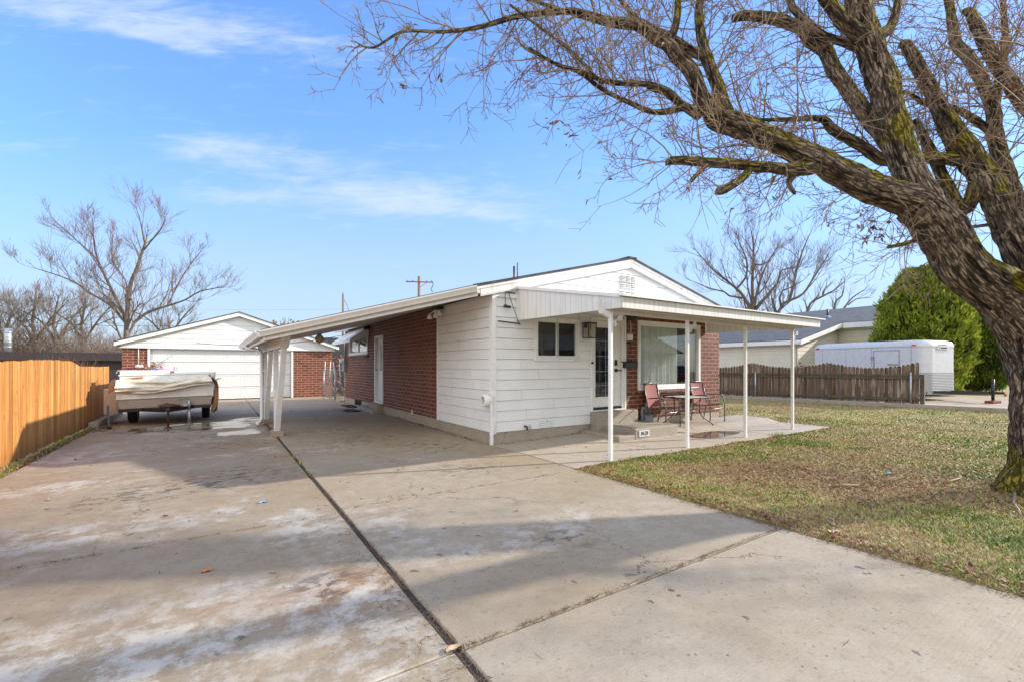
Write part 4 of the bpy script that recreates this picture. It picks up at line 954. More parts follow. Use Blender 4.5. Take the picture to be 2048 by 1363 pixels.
m=MB();m.cyl((-.58,13.58,.0),(-.58,13.58,.012),.085,18);m.cyl((-.58,13.58,.01),(-.58,13.58,.34),.036,14);m.cyl((-.58,13.58,.33),(-.58,13.58,.60),.028,12);m.tube([(-.58,13.58,.60),(-.60,13.56,.64),(-.78,13.5,.60),(-.80,13.5,.66)],.012,6);m.box(-.70,-.56,13.60,13.80,.42,.52);m.build('jack',GALV,CT,bevel=0)
m=MB();m.cyl((-.95,13.03,.02),(-.95,13.03,.42),.022,8);m.cyl((-.95,13.03,0),(-.95,13.03,.02),.07,12);m.blob((-.95,13.3,.47),(.20,.25,.07),12,8,.5,4,0,3);m.build('coupler',RUST,CT)
m=MB();m.beam((-2.06,13.55,.02),(-2.10,13.7,.52),.04,.04);m.beam((-2.04,13.45,.02),(-2.06,13.55,.03),.09,.05);m.build('corner_leg',DARKIRON,CT)
m=MB();m.box(-2.30,-2.02,14.5,15.1,.25,.86);m.prism([(-2.27,14.48,.31),(-2.05,14.48,.31),(-2.05,14.48,.80),(-2.17,14.48,.80),(-2.27,14.48,.70)],(0,.02,0));tag(m.build('cabinet_panel',[TAN],bevel=.01,loc=(-2.2,14.8,.25)),'tan cabinet panel leaning between tent trailer and cedar fence','cabinet')
m=MB();m.prism([tl(-1.22,14.3,1.24),tl(-1.26,14.3,1.38),tl(-.95,14.3,1.30),tl(-.93,14.3,1.24)],(0,.3,0));tag(m.build('pink_cushion',PINK,bevel=.02),'pink cushion lying on the tent trailer lid','cushion')
m=MB();m.blob((-1.33,14.35,1.29),(.07,.07,.06),14,10,.1,2,0,1);tag(m.build('blue_toy',BLUE),'small blue toy beside the pink cushion','toy')
# ------------------------------------------------------------------ enclosed cargo trailer next door
def cargo():
    T=thing('cargo_trailer','white enclosed cargo trailer parked behind the picket fence','trailer',(23.5,7.8,0))
    W=2.0;Lb=4.25;fwd=Vector((-.196,-.98,0));rt=Vector((-.98,.196,0))   # rt points to the trailer's left seen from the lawn
    O=Vector((24.30,5.34,0));lat=-Vector((.98,-.196,0))
    def w(a,b,z):                        # a: 0..W from right to left side, b: back along the body
        p=O+lat*a-fwd*b;return Vector((p.x,p.y,z))
    r=.34
    def plan(inset=0,n=7):
        right=[(r-(r-inset)*math.cos(math.pi/2*i/n),r-(r-inset)*math.sin(math.pi/2*i/n)) for i in range(n+1)]
        left=[(W-a,b) for a,b in right][::-1]
        return [(inset,Lb-inset)]+right+left+[(W-inset,Lb-inset)]
    def loft(levels):
        mb=MB();vs=[];n=None
        for z,ins in levels:
            pl=plan(ins);n=len(pl);vs+=[w(a,b,z) for a,b in pl]
        k=len(levels);fs=[(i*n+j,i*n+(j+1)%n,(i+1)*n+(j+1)%n,(i+1)*n+j) for i in range(k-1) for j in range(n)]
        fs+=[tuple(range(n))[::-1],tuple((k-1)*n+j for j in range(n))];mb.add(vs,fs,0,False);return mb
    bd=loft([(.34,0),(.35,0),(2.16,0),(2.17,0)]);b=bd.build('body',TRAILW,T)
    loft([(2.17,-.012),(2.20,-.014),(2.27,.01),(2.34,.06),(2.39,.16),(2.42,.33)]).build('roof_cap',TRAILW,T)
    # nose cap dropping lower at the middle of the front
    mb=MB();zs=[]
    fr=[(a,b) for a,b in plan(-.016) if b<.5]
    low=lambda a:2.06 if .55<a<W-.55 else (2.14 if (a<.35 or a>W-.35) else 2.14-.08*(1-abs(a-(.45 if a<1 else W-.45))/.1)*.5)
    for i in range(len(fr)-1):
        a,b2=fr[i];c,d=fr[i+1]
        mb.add([w(a,b2,low(a)),w(c,d,low(c)),w(c,d,2.2),w(a,b2,2.2)],[(0,1,2,3)])
    mb.add([w(.6,-.02,2.2),w(.6,-.02,2.02),w(W-.6,-.02,2.02),w(W-.6,-.02,2.2)],[(0,1,2,3)]);mb.build('nose_cap',TRAILW,T)
    mb=MB()
    fr=[(a,b) for a,b in plan(-.008) if b<.45]
    for i in range(len(fr)-1):
        a,b2=fr[i];c,d=fr[i+1]
        for j in range(14):
            z0=.345+j*.06;mb.add([w(a,b2,z0),w(c,d,z0),w(c,d,z0+.048),w(a,b2,z0+.048),w(a+.0,b2-.006,z0+.024),w(c,d-.006,z0+.024)],[(0,1,5,4),(4,5,2,3)])
    mb.build('stone_guard',TREAD,T)
    mb=MB()
    for bb in(.55,1.0,1.6,2.1,2.6,3.1,3.6,4.15):
        for k in range(9):
            c=w(W+.003,bb,.5+k*.19);mb.obox(c,lat*.003,Vector((0,0,.011)),fwd*.011)
    mb.build('rivets',GALV,T)
    mb=MB()
    for bb in(.5,1.9,2.9,3.9):mb.obox(w(W+.002,bb,1.25),lat*.002,fwd*.007,Vector((0,0,.9)))
    mb.obox(w(W+.004,2.3,2.165),lat*.006,fwd*1.9,Vector((0,0,.012)));mb.build('seam_strip',GALV,T)
    mb=MB();mb.obox(w(W+.006,1.35,1.30),lat*.006,fwd*.45,Vector((0,0,.72)));dd=mb.build('side_door',TRAILW,T,bevel=.004)
    mb=MB()
    for q in((1.35,2.035,.46,.012),(1.35,.57,.46,.012)):mb.obox(w(W+.012,q[0],q[1]),lat*.012,fwd*q[2],Vector((0,0,q[3])))
    for bb in(.90,1.80):mb.obox(w(W+.012,bb,1.3),lat*.012,fwd*.012,Vector((0,0,.73)))
    sub(mb,'frame',GALV,dd)
    mb=MB();mb.obox(w(W+.03,1.1,1.48),lat*.012,fwd*.2,Vector((0,0,.02)));mb.obox(w(W+.02,1.85,1.72),lat*.02,fwd*.05,Vector((0,0,.07)));mb.obox(w(W+.02,1.78,1.35),lat*.015,fwd*.012,Vector((0,0,.45)));sub(mb,'latch',GALV,dd)
    for bb,z,mt in((.42,2.215,ORANGEL),(4.12,2.2,REDL)):
        mb=MB();mb.obox(w(W+.01,bb,z),lat*.025,fwd*.07,Vector((0,0,.025)));mb.build('marker_light',mt,T,bevel=.01)
    for a in(.12,.82,1.0,1.18,1.72):
        bb=-.02 if .4<a<1.6 else .05
        mb=MB();mb.obox(w(a,bb,2.25),lat*.045,fwd*.03,Vector((0,0,.02)));mb.build('marker_light',ORANGEL,T,bevel=.008)
    mb=MB();mb.obox(w(1.0,-.03,2.11),lat*.27,fwd*.008,Vector((0,0,.065)));pl=mb.build('name_badge',PLATEW,T)
    ang=math.atan2(-lat.y,-lat.x)
    text_mesh('Haulmark',.11,BLACK,'badge_text',pl,w(1.0,-.043,2.11),Matrix.Rotation(ang,3,'Z')@ROTF)
    for a in(.02,W-.02):
        mb=MB();p=w(a,2.6,.33);mb.lathe([(0,-.09),(.2,-.1),(.31,-.09),(.33,-.04),(.33,.04),(.31,.09),(.2,.1),(0,.09)],tuple(p),24,0,'x');mb.build('wheel',RUBBER,T)
    mb=MB()
    for a in(.25,W-.25):mb.beam(w(a,.3,.42),w(W/2,-1.35,.46),.07,.10)
    mb.beam(w(W/2,-1.25,.47),w(W/2,-1.72,.47),.08,.08);mb.beam(w(.1,.1,.40),w(W-.1,.1,.40),.07,.09);mb.build('tongue',BLACK,T)
    mb=MB();p=w(W/2,-1.42,0);mb.cyl((p.x,p.y,.16),(p.x,p.y,.95),.045,12);mb.cyl((p.x-.02,p.y,.93),(p.x-.16,p.y,.93),.01,6);mb.box(p.x-.06,p.x+.06,p.y-.06,p.y+.06,.155,.17);mb.build('jack',BLACK,T)
    mb=MB();q=w(W/2,-1.74,.40);mb.box(q.x-.04,q.x+.04,q.y-.03,q.y+.03,.36,.44);mb.build('reflector',REDL,T)
    mb=MB();mb.obox((p.x,p.y,.148),(.30,-.05,0),(.03,.12,0),(0,0,.047));tag(mb.build('jack_block',BRICKRED,bevel=.02,loc=(p.x,p.y,.1)),'dark red block under the cargo trailer jack','block')
cargo()
# ------------------------------------------------------------------ neighbour's house on the right
NH=thing('neighbour_house','cream sided neighbour house with blue grey shingle roof behind the trailer','house',(26,13,0))
EX=24.5;nz=lambda x:2.72+.23*(x-EX)
TNX=lambda a,b,z:(EX+.35-b,a,z);TN1=lambda a,b,z:(a,11.45-b,z);TN2=lambda a,b,z:(29.6-b,a,z)
m=MB();lap(m,TNX,lap_rows(11.45,24,.2,2.66,.2,[]));m.box(EX+.36,EX+.5,11.47,24,.0,2.7);m.build('side_wall',CREAM,NH)
m=MB();z=.2;rows=[]
while z<3.6:
    ze=z+.2;f=lambda zz:max(EX+.37,EX+(zz-2.72+.17)/.23);a=f(z);b=f(ze)
    if a<29.55:rows.append((z,ze,a,29.6,min(b,29.55),29.6))
    z=ze
lap(m,TN1,rows);m.prism([(EX+.37,11.47,0),(29.6,11.47,0),(29.6,11.47,nz(29.6)-.17),(EX+.37,11.47,2.58)],(0,.1,0));m.build('front_wall',CREAM,NH)
m=MB();lap(m,TN2,lap_rows(9.0,11.43,.2,nz(29.6)-.5,.2,[]));m.box(29.62,29.75,9.0,11.43,0,3.5);m.box(29.4,29.62,8.9,11.4,nz(29.6)-.48,nz(29.6)-.22);m.box(29.57,29.63,8.92,9.08,0,3.5);m.build('wing_wall',CREAM,NH)
m=MB();m.box(29.6,36,8.9,9.0,0,.9);m.box(30.6,36,8.9,9.0,.9,3.9);m.build('front_wall',BRICK,NH)
m=MB();m.box(29.72,30.5,8.96,8.98,.9,3.4);m.build('pane',CARGLASS,NH)
m=MB();m.prism([(EX,11.1,nz(EX)),(29.2,11.1,nz(29.2)),(29.2,8.3,nz(29.2)),(35.6,8.3,nz(35.6)),(35.6,26,nz(35.6)),(EX,26,nz(EX))],(0,0,.03));m.prism([(35.6,8.3,nz(35.6)),(46,8.3,nz(25.2)),(46,26,nz(25.2)),(35.6,26,nz(35.6))],(0,0,.03))
rn=m.build('roof',SHINGB,NH)
m=MB();q=(31.6,12.8);m.cyl((q[0],q[1],nz(q[0])),(q[0],q[1],nz(q[0])+.55),.05,10);m.lathe([(.28,-.03),(.12,.08),(.06,.14)],(q[0],q[1],nz(q[0])+.02),14,1);sub(m,'vent_pipe',[BLACK,GALV],rn)
m=MB();h=.2
m.prism([(EX-.02,11.08,nz(EX)-.005),(29.22,11.08,nz(29.2)-.005),(29.22,11.08,nz(29.2)-.24),(EX-.02,11.08,nz(EX)-.24)],(0,.04,0))
m.prism([(EX-.02,11.13,nz(EX)-.17),(29.2,11.13,nz(29.2)-.17),(29.2,11.45,nz(29.2)-.17),(EX-.02,11.45,nz(EX)-.17)],(0,0,-.02))
m.box(EX-.02,EX+.02,11.13,26,nz(EX)-.22,nz(EX)-.005);m.box(EX+.02,EX+.36,11.14,26,nz(EX)-.2,nz(EX)-.18)
m.box(29.16,29.2,8.3,11.06,nz(29.2)-.30,nz(29.2)-.005);m.prism([(29.18,8.28,nz(29.2)-.005),(35.6,8.28,nz(35.6)-.005),(35.6,8.28,nz(35.6)-.24),(29.18,8.28,nz(29.2)-.24)],(0,.04,0))
m.build('fascia',TRIM,NH)
m=MB();m.box(EX+.31,EX+.40,11.40,11.50,.1,2.56);m.build('corner_trim',CREAM,NH)
m=MB();m.tube([(EX+.25,11.4,2.45),(EX+.15,11.4,2.2),(EX+.25,11.4,1.9),(EX+.16,11.4,1.6),(EX+.25,11.4,1.3),(EX+.30,11.4,1.0)],.012,5);m.build('loose_cable',BLACK,NH)
m=MB();m.box(27.2,28.1,11.40,11.44,.1,2.1);m.build('side_door',GREYPAINT,NH)
# ------------------------------------------------------------------ left: dark flat-roofed house behind the fence
LH=thing('flat_roofed_house','low dark brown house with grey roof beyond the cedar fence','house',(-14,40,0))
m=MB();m.box(-40,-4.6,38.4,48,0,1.75);m.build('wall',DARKFASC,LH)
m=MB();m.box(-40.3,-4.3,38,38.3,1.74,2.24);m.box(-4.6,-4.3,38.3,48,1.74,2.24);m.build('fascia',DARKFASC,LH)
m=MB();m.prism([(-40.2,38.31,2.2),(-4.62,38.31,2.2),(-6,48,2.35),(-40.2,48,2.5)],(0,0,.03));rl=m.build('roof',simple('pale_roof',(.22,.20,.19),.9,var=.2),LH)
m=MB();m.cyl((-11.0,41,2.3),(-11.0,41,3.75),.17,12);[m.lathe([(.18,-.03),(.2,0),(.18,.03)],(-11.0,41,2.6+i*.3),12) for i in range(4)];sub(m,'flue_pipe',GALV,rl)
# ------------------------------------------------------------------ poles and wires
def pole(x,y,zt,r,lab,arm=None,tr=False,yaw=0):
    U=thing('utility_pole',lab,'pole',(x,y,0));m=MB();m.tube([(x,y,-.2),(x,y,zt)],[r*1.3,r],10);m.build('shaft',WOODP,U)
    if arm:
        m=MB();d=Vector((math.cos(yaw),math.sin(yaw),0))*arm;c=Vector((x,y-.15,zt-.75))
        m.beam(c-d,c+d,.12,.14);m.beam(c+d*.6,Vector((x,y-.1,zt-1.5)),.05,.05);m.build('crossarm',WOODP,U)
        for k in(-.9,-.5,.55,.92):
            m=MB();p=c+d*k;m.lathe([(.02,.05),(.05,.1),(.07,.16),(.05,.24),(0,.28)],tuple(p),10);m.build('insulator',GREYPAINT,U)
        m=MB();p=c+d*.95;m.tube([p,p+Vector((.15,0,-.15)),p+Vector((.1,0,-.5)),p+Vector((-.2,0,-.9)),p+Vector((.05,0,-1.3))],.05,6);m.build('cutout',BLACK,U)
    if tr:
        m=MB();c=(x-.75,y,zt-5.0);m.lathe([(0,-.55),(.33,-.55),(.36,-.5),(.36,.45),(.38,.5),(.3,.56),(0,.6)],c,18);m.cyl((c[0]-.15,y,zt-4.5),(c[0]-.15,y,zt-4.1),.06,8);m.cyl((c[0]+.15,y,zt-4.5),(c[0]+.15,y,zt-4.1),.06,8);m.box(c[0]+.3,x,y-.08,y+.08,zt-5.1,zt-4.95);m.build('transformer',GALV,U)
    return U
p=at(838,553,60);pole(p.x,p.y,p.z,.17,'tall brown utility pole with crossarm and transformer above the roof',1.75,True,R(-25))
p2=at(686,590,75);U2=pole(p2.x,p2.y,p2.z,.16,'thin bare utility pole farther away above the garage')
m=MB();m.tube([p2+Vector((.1,0,-.6)),p2+Vector((.8,0,-2.0)),p2+Vector((1.0,0,-4)),p2+Vector((.7,0,-5.2))],.035,5);m.build('loose_cable',BLACK,U2)
m=MB();m.cyl(p2,p2+Vector((0,0,.5)),.12,8,.02);m.build('cap',WOODP,U2)
def wire(a,b,sag,r,lab):
    m=MB();a=Vector(a);b=Vector(b);m.tube([a.lerp(b,t/24)-Vector((0,0,sag*4*(t/24)*(1-t/24))) for t in range(25)],r,4);tag(m.build('power_line',BLACK),lab,'wire','overhead wires')
wire(at(-60,634,46),at(480,648,44),.5,.022,'lower overhead wire crossing the bare trees at left')
wire(at(-60,602,70),at(700,618,76),.6,.012,'faint upper overhead wire above the bare trees at left')
wire((4.25,18.25,2.65),(GX-1.5,22.4,2.35),.25,.012,'service wire from the house corner to the garage gable')
# ------------------------------------------------------------------ across the street (seen in the window reflections)
def car():
    K=thing('parked_car','dark red sedan parked across the street, mirrored in the picture window','car',(28.8,-8,0))
    side=[(-2.25,.42),(-2.2,.72),(-1.95,.86),(-1.55,.93),(-.95,1.42),(.55,1.46),(1.2,1.02),(2.1,.88),(2.28,.68),(2.25,.40),(1.85,.28),(-1.85,.28)]
    m=MB()
    def sec(w,k): return [(28.8+x,-8+w,max(.25,z-k*max(0,z-.95))) for x,z in side]
    a=sec(-.88,.0);b=sec(.88,.0);ai=[(x*1,y+(.16 if z>.95 else 0),z) for x,y,z in a];bi=[(x,y-(.16 if z>.95 else 0),z) for x,y,z in b]
    n=len(side);m.add(ai+bi,[tuple(range(n)),tuple(range(n,2*n))[::-1]]+[(i,(i+1)%n,n+(i+1)%n,n+i) for i in range(n)]);m.build('body',CARRED,K,bevel=.06)
    for s in(-1,1):
        m=MB();y=-8+s*.80
        m.prism([(28.8-1.3,y+s*.08,.95),(28.8-.85,y-s*.06,1.36),(28.8-.15,y-s*.06,1.39),(28.8-.15,y+s*.08,.95)],(0,s*.012,0));m.prism([(28.8-.08,y+s*.08,.95),(28.8-.08,y-s*.06,1.39),(28.8+.5,y-s*.06,1.39),(28.8+1.0,y+s*.08,.97)],(0,s*.012,0));m.build('window',CARGLASS,K)
    for x in(-1.4,1.4):
        for s in(-1,1):
            m=MB();m.lathe([(0,-.1),(.22,-.1),(.31,-.08),(.32,0),(.31,.08),(.22,.1),(0,.1)],(28.8+x,-8+s*.8,.31),22,0,'y');m.build('wheel',RUBBER,K)
    for s in(-1,1):
        m=MB();m.blob((28.8+2.2,-8+s*.6,.68),(.08,.2,.08),10,8,0);m.build('headlight',PLATEW,K)
car()
OH=thing('opposite_house','long low tan house across the street behind the camera','house',(24,-24,0))
m=MB();m.box(6,44,-28,-19,0,3.0);m.build('wall',simple('tan_wall',(.24,.2,.16),.85),OH)
m=MB();m.prism([(5.4,-18.4,2.8),(44.6,-18.4,2.8),(44.6,-24,5.6),(5.4,-24,5.6)],(0,0,.1));m.prism([(5.4,-24,5.6),(44.6,-24,5.6),(44.6,-28.6,2.8),(5.4,-28.6,2.8)],(0,0,.1));m.build('roof',SHING,OH)
for x in(10,17,33,39):
    m=MB();m.box(x,x+1.8,-18.98,-18.94,.9,2.2);m.build('window',PLATEW,OH)
m=MB();m.box(26,29,-18.98,-18.9,0,2.2);m.build('garage_door',TRIM,OH)
# ------------------------------------------------------------------ trees
def catmull(P,step):
    """P: list of (Vector, r); resample smoothly about every step metres"""
    out=[];n=len(P)
    for i in range(n-1):
        p0=P[max(i-1,0)];p1=P[i];p2=P[i+1];p3=P[min(i+2,n-1)]
        k=max(1,int((p2[0]-p1[0]).length/step))
        for j in range(k):
            t=j/k;t2=t*t;t3=t2*t
            q=.5*((2*p1[0])+(p2[0]-p0[0])*t+(2*p0[0]-5*p1[0]+4*p2[0]-p3[0])*t2+(3*p1[0]-p0[0]-3*p2[0]+p3[0])*t3)
            out.append((q,p1[1]+(p2[1]-p1[1])*t))
    out.append(P[-1]);return out
class Tubes:
    def __init__(s): s.V=[];s.F=[];s.o=0;s.B=[]
    def add(s,pts,rad,n=3):
        P=np.array([tuple(p) for p in pts]);k=len(P);r=np.asarray(rad,dtype=float)
        T=np.gradient(P,axis=0);T/=np.linalg.norm(T,axis=1,keepdims=True)+1e-9
        ref=np.array((.31,.17,.93)) if abs(T[0,2])<.8 else np.array((.95,.2,.1))
        X=np.cross(T,ref);X/=np.linalg.norm(X,axis=1,keepdims=True)+1e-9;Y=np.cross(T,X)
        a=np.arange(n)*2*math.pi/n
        V=P[:,None,:]+r[:,None,None]*(X[:,None,:]*np.cos(a)[None,:,None]+Y[:,None,:]*np.sin(a)[None,:,None])
        s.V.append(V.reshape(-1,3))
        i=np.arange(k-1)[:,None]*n;j=np.arange(n)[None,:];j2=(j+1)%n
        F=np.stack([i+j,i+j2,i+n+j2,i+n+j],-1).reshape(-1,4)+s.o
        s.F.append(F);s.o+=k*n
    def build(s,name,mat,parent=None,smooth=True):
        if not s.V:return None
        V=np.concatenate(s.V)
        if parent is not None:V=V-np.array(parent['_base'])
        return raw_mesh(name,V,np.concatenate(s.F),mat,None,parent,smooth)
def rdir(rr=random):
    while True:
        v=Vector((rr.uniform(-1,1),rr.uniform(-1,1),rr.uniform(-1,1)))
        if .1<v.length<1:return v.normalized()
def bend(p,d,L,seg,wob,up):
    pts=[p.copy()];d=d.normalized();d0=d.copy()
    for i in range(seg):
        d=(d+rdir()*wob+Vector((0,0,up))).normalized();pts.append(pts[-1]+d*(L/seg))
    return pts
def twigs(tb,limb,gap,L,r0,lv,wob=.16,up=.05,side=.9,minr=.003,sub=(3,6),shrink=.42,leafpts=None,start=.0):
    """limb: list of (Vector,r); sprout shoots along it, each with its own smaller shoots"""
    acc=0;n=len(limb)
    tot=sum((limb[i+1][0]-limb[i][0]).length for i in range(n-1));run=0
    for i in range(n-1):
        a,b=limb[i][0],limb[i+1][0];s=(b-a).length;run+=s
        if run<start*tot:continue
        acc+=s
        while acc>gap:
            acc-=gap*random.uniform(.6,1.4);t=(b-a).normalized() if s>0 else Vector((0,0,1))
            o=rdir();o=(o-t*o.dot(t)).normalized()
            d=(t*random.uniform(.3,1.0)+o*side+Vector((0,0,.15))).normalized()
            shoot(tb,a.lerp(b,random.random()),d,L*random.uniform(.45,1.3)*min(1.,.28+limb[i][1]/.035),r0*random.uniform(.6,1.2),lv,wob,up,minr,sub,shrink,leafpts)
def shoot(tb,p,d,L,r,lv,wob,up,minr,sub,shrink,leafpts):
    seg=5 if lv>1 else (4 if lv==1 else 3)
    pts=bend(p,d,L,seg,wob,up);tb.add(pts,[max(minr,r*(1-.75*i/seg)) for i in range(seg+1)],4 if r>.012 else 3)
    if leafpts is not None and random.random()<.02: leafpts.append(pts[-1])
    if lv<=0:return
    for k in range(random.randint(*sub)):
        i=random.randint(1,seg-1);t=(pts[i+1]-pts[i]).normalized();o=rdir();o=(o-t*o.dot(t)).normalized()
        shoot(tb,pts[i].lerp(pts[i+1],random.random()),(t*random.uniform(.5,1)+o*.8).normalized(),L*shrink*random.uniform(.5,1.3),r*.55,lv-1,wob,up,minr,sub,shrink,leafpts)
# ---- the big street tree at right
BT=thing('street_tree','huge leaning bare street tree with mossy bark on the front lawn','tree',(7.5,1.2,0))
def L_(pts): return [(at(x,y,d),r*.9) for x,y,d,r in pts]
LIMB={
 'trunk':[(2092,1030,5.0,.44),(2092,985,5.02,.38),(2092,930,5.04,.325),(2090,860,5.06,.30),(2088,780,5.06,.295),(2080,710,5.06,.30),(2056,645,5.06,.31),(2005,588,5.04,.29)],
 'A':[(2050,650,5.06,.28),(2005,592,5.04,.285),(1960,560,5.0,.265),(1926,530,4.97,.25),(1880,464,4.93,.235),(1838,410,4.9,.215)],
 'A1':[(1880,468,4.93,.2),(1830,408,4.9,.19),(1780,388,4.87,.165),(1728,370,4.84,.155),(1684,346,4.8,.148),(1640,321,4.78,.14),(1613,310,4.76,.135),(1526,272,4.7,.125),(1470,250,4.68,.122),(1434,234,4.66,.12),(1415,205,4.64,.095)],
 'A2':[(1880,462,4.93,.2),(1838,390,4.9,.175),(1807,317,4.92,.16),(1790,264,4.95,.155),(1776,211,5,.15),(1763,154,5.05,.15),(1737,88,5.1,.142),(1724,35,5.15,.138),(1712,-30,5.2,.13),(1690,-130,5.3,.11),(1640,-260,5.4,.07),(1600,-380,5.4,.03)],
 'A2L':[(1788,300,4.98,.11),(1755,255,5.1,.098),(1728,224,5.2,.095),(1693,176,5.3,.092),(1666,136,5.35,.09),(1649,101,5.4,.085),(1622,83,5.4,.08),(1600,55,5.42,.075),(1549,39,5.45,.07),(1494,32,5.5,.062),(1466,37,5.5,.05)],
 'A2M':[(1737,75,5.1,.1),(1700,55,5.0,.085),(1666,18,4.9,.07),(1630,-30,4.8,.06),(1560,-110,4.7,.035)],
 'A2N':[(1745,100,5.1,.08),(1684,84,5.2,.055),(1640,66,5.3,.045),(1590,20,5.4,.04),(1560,-40,5.5,.03)],
 'A2R':[(1740,80,5.12,.09),(1775,60,5.3,.06),(1793,20,5.4,.05),(1800,-40,5.5,.04)],
 'A1a':[(1438,236,4.66,.11),(1404,196,4.64,.085),(1384,147,4.62,.078),(1361,119,4.6,.075),(1338,92,4.58,.072),(1310,73,4.55,.07),(1278,50,4.5,.062),(1219,44,4.45,.048),(1159,27,4.4,.038),(1131,23,4.38,.035),(1040,32,4.3,.027),(957,55,4.2,.021),(884,64,4.15,.017),(806,64,4.1,.013),(746,96,4.05,.009),(709,83,4.0,.005)],
 'A1b':[(1455,238,4.67,.10),(1450,220,4.68,.085),(1439,184,4.72,.075),(1425,147,4.78,.068),(1411,106,4.85,.062),(1402,69,4.9,.052),(1398,23,4.95,.05),(1404,-40,5,.04)],
 'A1f':[(1402,112,4.82,.055),(1366,92,4.7,.05),(1330,70,4.6,.045),(1278,48,4.5,.04)],
 'A1g':[(1338,92,4.58,.05),(1352,46,4.65,.042),(1356,0,4.7,.038),(1350,-60,4.75,.03)],
 'A1h':[(1300,66,4.55,.035),(1265,30,4.6,.03),(1234,-10,4.65,.025)],
 'A1c':[(1400,232,4.66,.06),(1361,207,4.6,.042),(1333,184,4.55,.045),(1300,172,4.5,.05),(1297,168,4.5,.03),(1219,165,4.42,.026),(1159,142,4.35,.022),(1113,129,4.3,.018),(1058,96,4.2,.012)],
 'A1d':[(1370,214,4.6,.04),(1310,225,4.5,.03),(1251,202,4.45,.026),(1205,179,4.4,.022),(1159,146,4.35,.018),(1110,128,4.3,.015),(1040,90,4.25,.008)],
 'A1i':[(1205,170,4.42,.018),(1150,110,4.3,.016),(1080,55,4.2,.013),(1020,10,4.1,.01)],
 'A1j':[(1131,23,4.4,.02),(1060,0,4.3,.016),(980,-20,4.2,.012)],
 'A1e':[(1640,330,4.78,.09),(1590,340,4.7,.072),(1540,335,4.62,.06),(1480,330,4.55,.056),(1407,324,4.5,.05),(1343,321,4.45,.042),(1335,330,4.45,.025)],
 'A1s':[(1500,338,4.56,.045),(1490,352,4.5,.042),(1476,363,4.48,.046),(1444,381,4.45,.05),(1433,382,4.44,.036)],
 'A1t':[(1420,325,4.5,.03),(1398,345,4.48,.026),(1382,362,4.45,.022)],
 'A1u':[(1590,340,4.7,.045),(1578,365,4.7,.03),(1590,388,4.7,.018)],
 'B':[(2070,660,5.1,.28),(2078,590,5.14,.24),(2058,535,5.18,.185),(2036,490,5.2,.165),(2001,422,5.25,.152),(1966,352,5.3,.145),(1922,290,5.35,.135),(1886,229,5.4,.10),(1860,176,5.45,.082),(1829,123,5.5,.076),(1812,90,5.52,.065),(1803,92,5.52,.045)],
 'BL':[(1935,318,5.35,.09),(1886,317,5.4,.078),(1842,316,5.4,.072),(1772,322,5.35,.07),(1728,295,5.3,.068),(1666,260,5.25,.06),(1640,238,5.2,.04),(1560,240,5.1,.024),(1500,239,5,.012)],
 'BK':[(1960,360,5.3,.09),(1930,420,5.4,.075),(1900,380,5.5,.07),(1860,300,5.6,.06),(1830,240,5.7,.04)],
 'C':[(2110,620,5.3,.2),(2085,510,5.5,.14),(2036,418,5.65,.105),(2018,361,5.7,.095),(1992,282,5.75,.088),(1984,215,5.8,.08),(1948,132,5.85,.07),(1913,88,5.9,.064),(1904,44,5.95,.058),(1895,-10,6,.052),(1870,-120,6.1,.03)],
 'C1':[(1984,220,5.8,.06),(2000,150,5.85,.05),(2010,80,5.9,.04),(2005,0,6,.03)],
 'C2':[(2200,420,5.3,.15),(2110,270,5.35,.11),(2048,207,5.4,.092),(2018,163,5.42,.086),(1983,110,5.45,.076),(1957,62,5.5,.068),(1939,26,5.5,.058),(1928,24,5.5,.04)],
 'D':[(1990,268,5.72,.055),(1939,233,5.7,.045),(1904,216,5.68,.04),(1851,207,5.65,.034),(1812,185,5.6,.022),(1740,170,5.5,.012)],
 'T1':[(1832,480,4.95,.025),(1800,490,4.8,.021),(1776,494,4.7,.018)],
 'T2':[(2048,440,5.4,.03),(1990,448,5.3,.024),(1915,458,5.2,.016)],
 # the half of the crown that stands outside the frame
 'R1':[(2080,640,5.05,.24),(2160,520,4.9,.2),(2290,400,4.8,.16),(2430,260,4.6,.12),(2560,60,4.4,.07),(2650,-150,4.2,.03)],
 'R2':[(2110,560,5.2,.2),(2180,420,5.6,.17),(2280,260,6.2,.13),(2360,60,6.8,.09),(2400,-160,7.2,.04)],
 'R3':[(2085,600,4.95,.22),(2140,430,4.2,.17),(2200,200,3.6,.13),(2250,-100,3.1,.08),(2280,-400,2.8,.04)],
 'R4':[(1720,10,5.15,.09),(1780,-120,5.5,.08),(1860,-280,5.9,.06),(1900,-420,6.2,.03)],
 'R5':[(2300,400,4.8,.1),(2420,380,4.9,.08),(2580,330,5,.04)],
}
LIMBV={k:L_(v) for k,v in LIMB.items()}
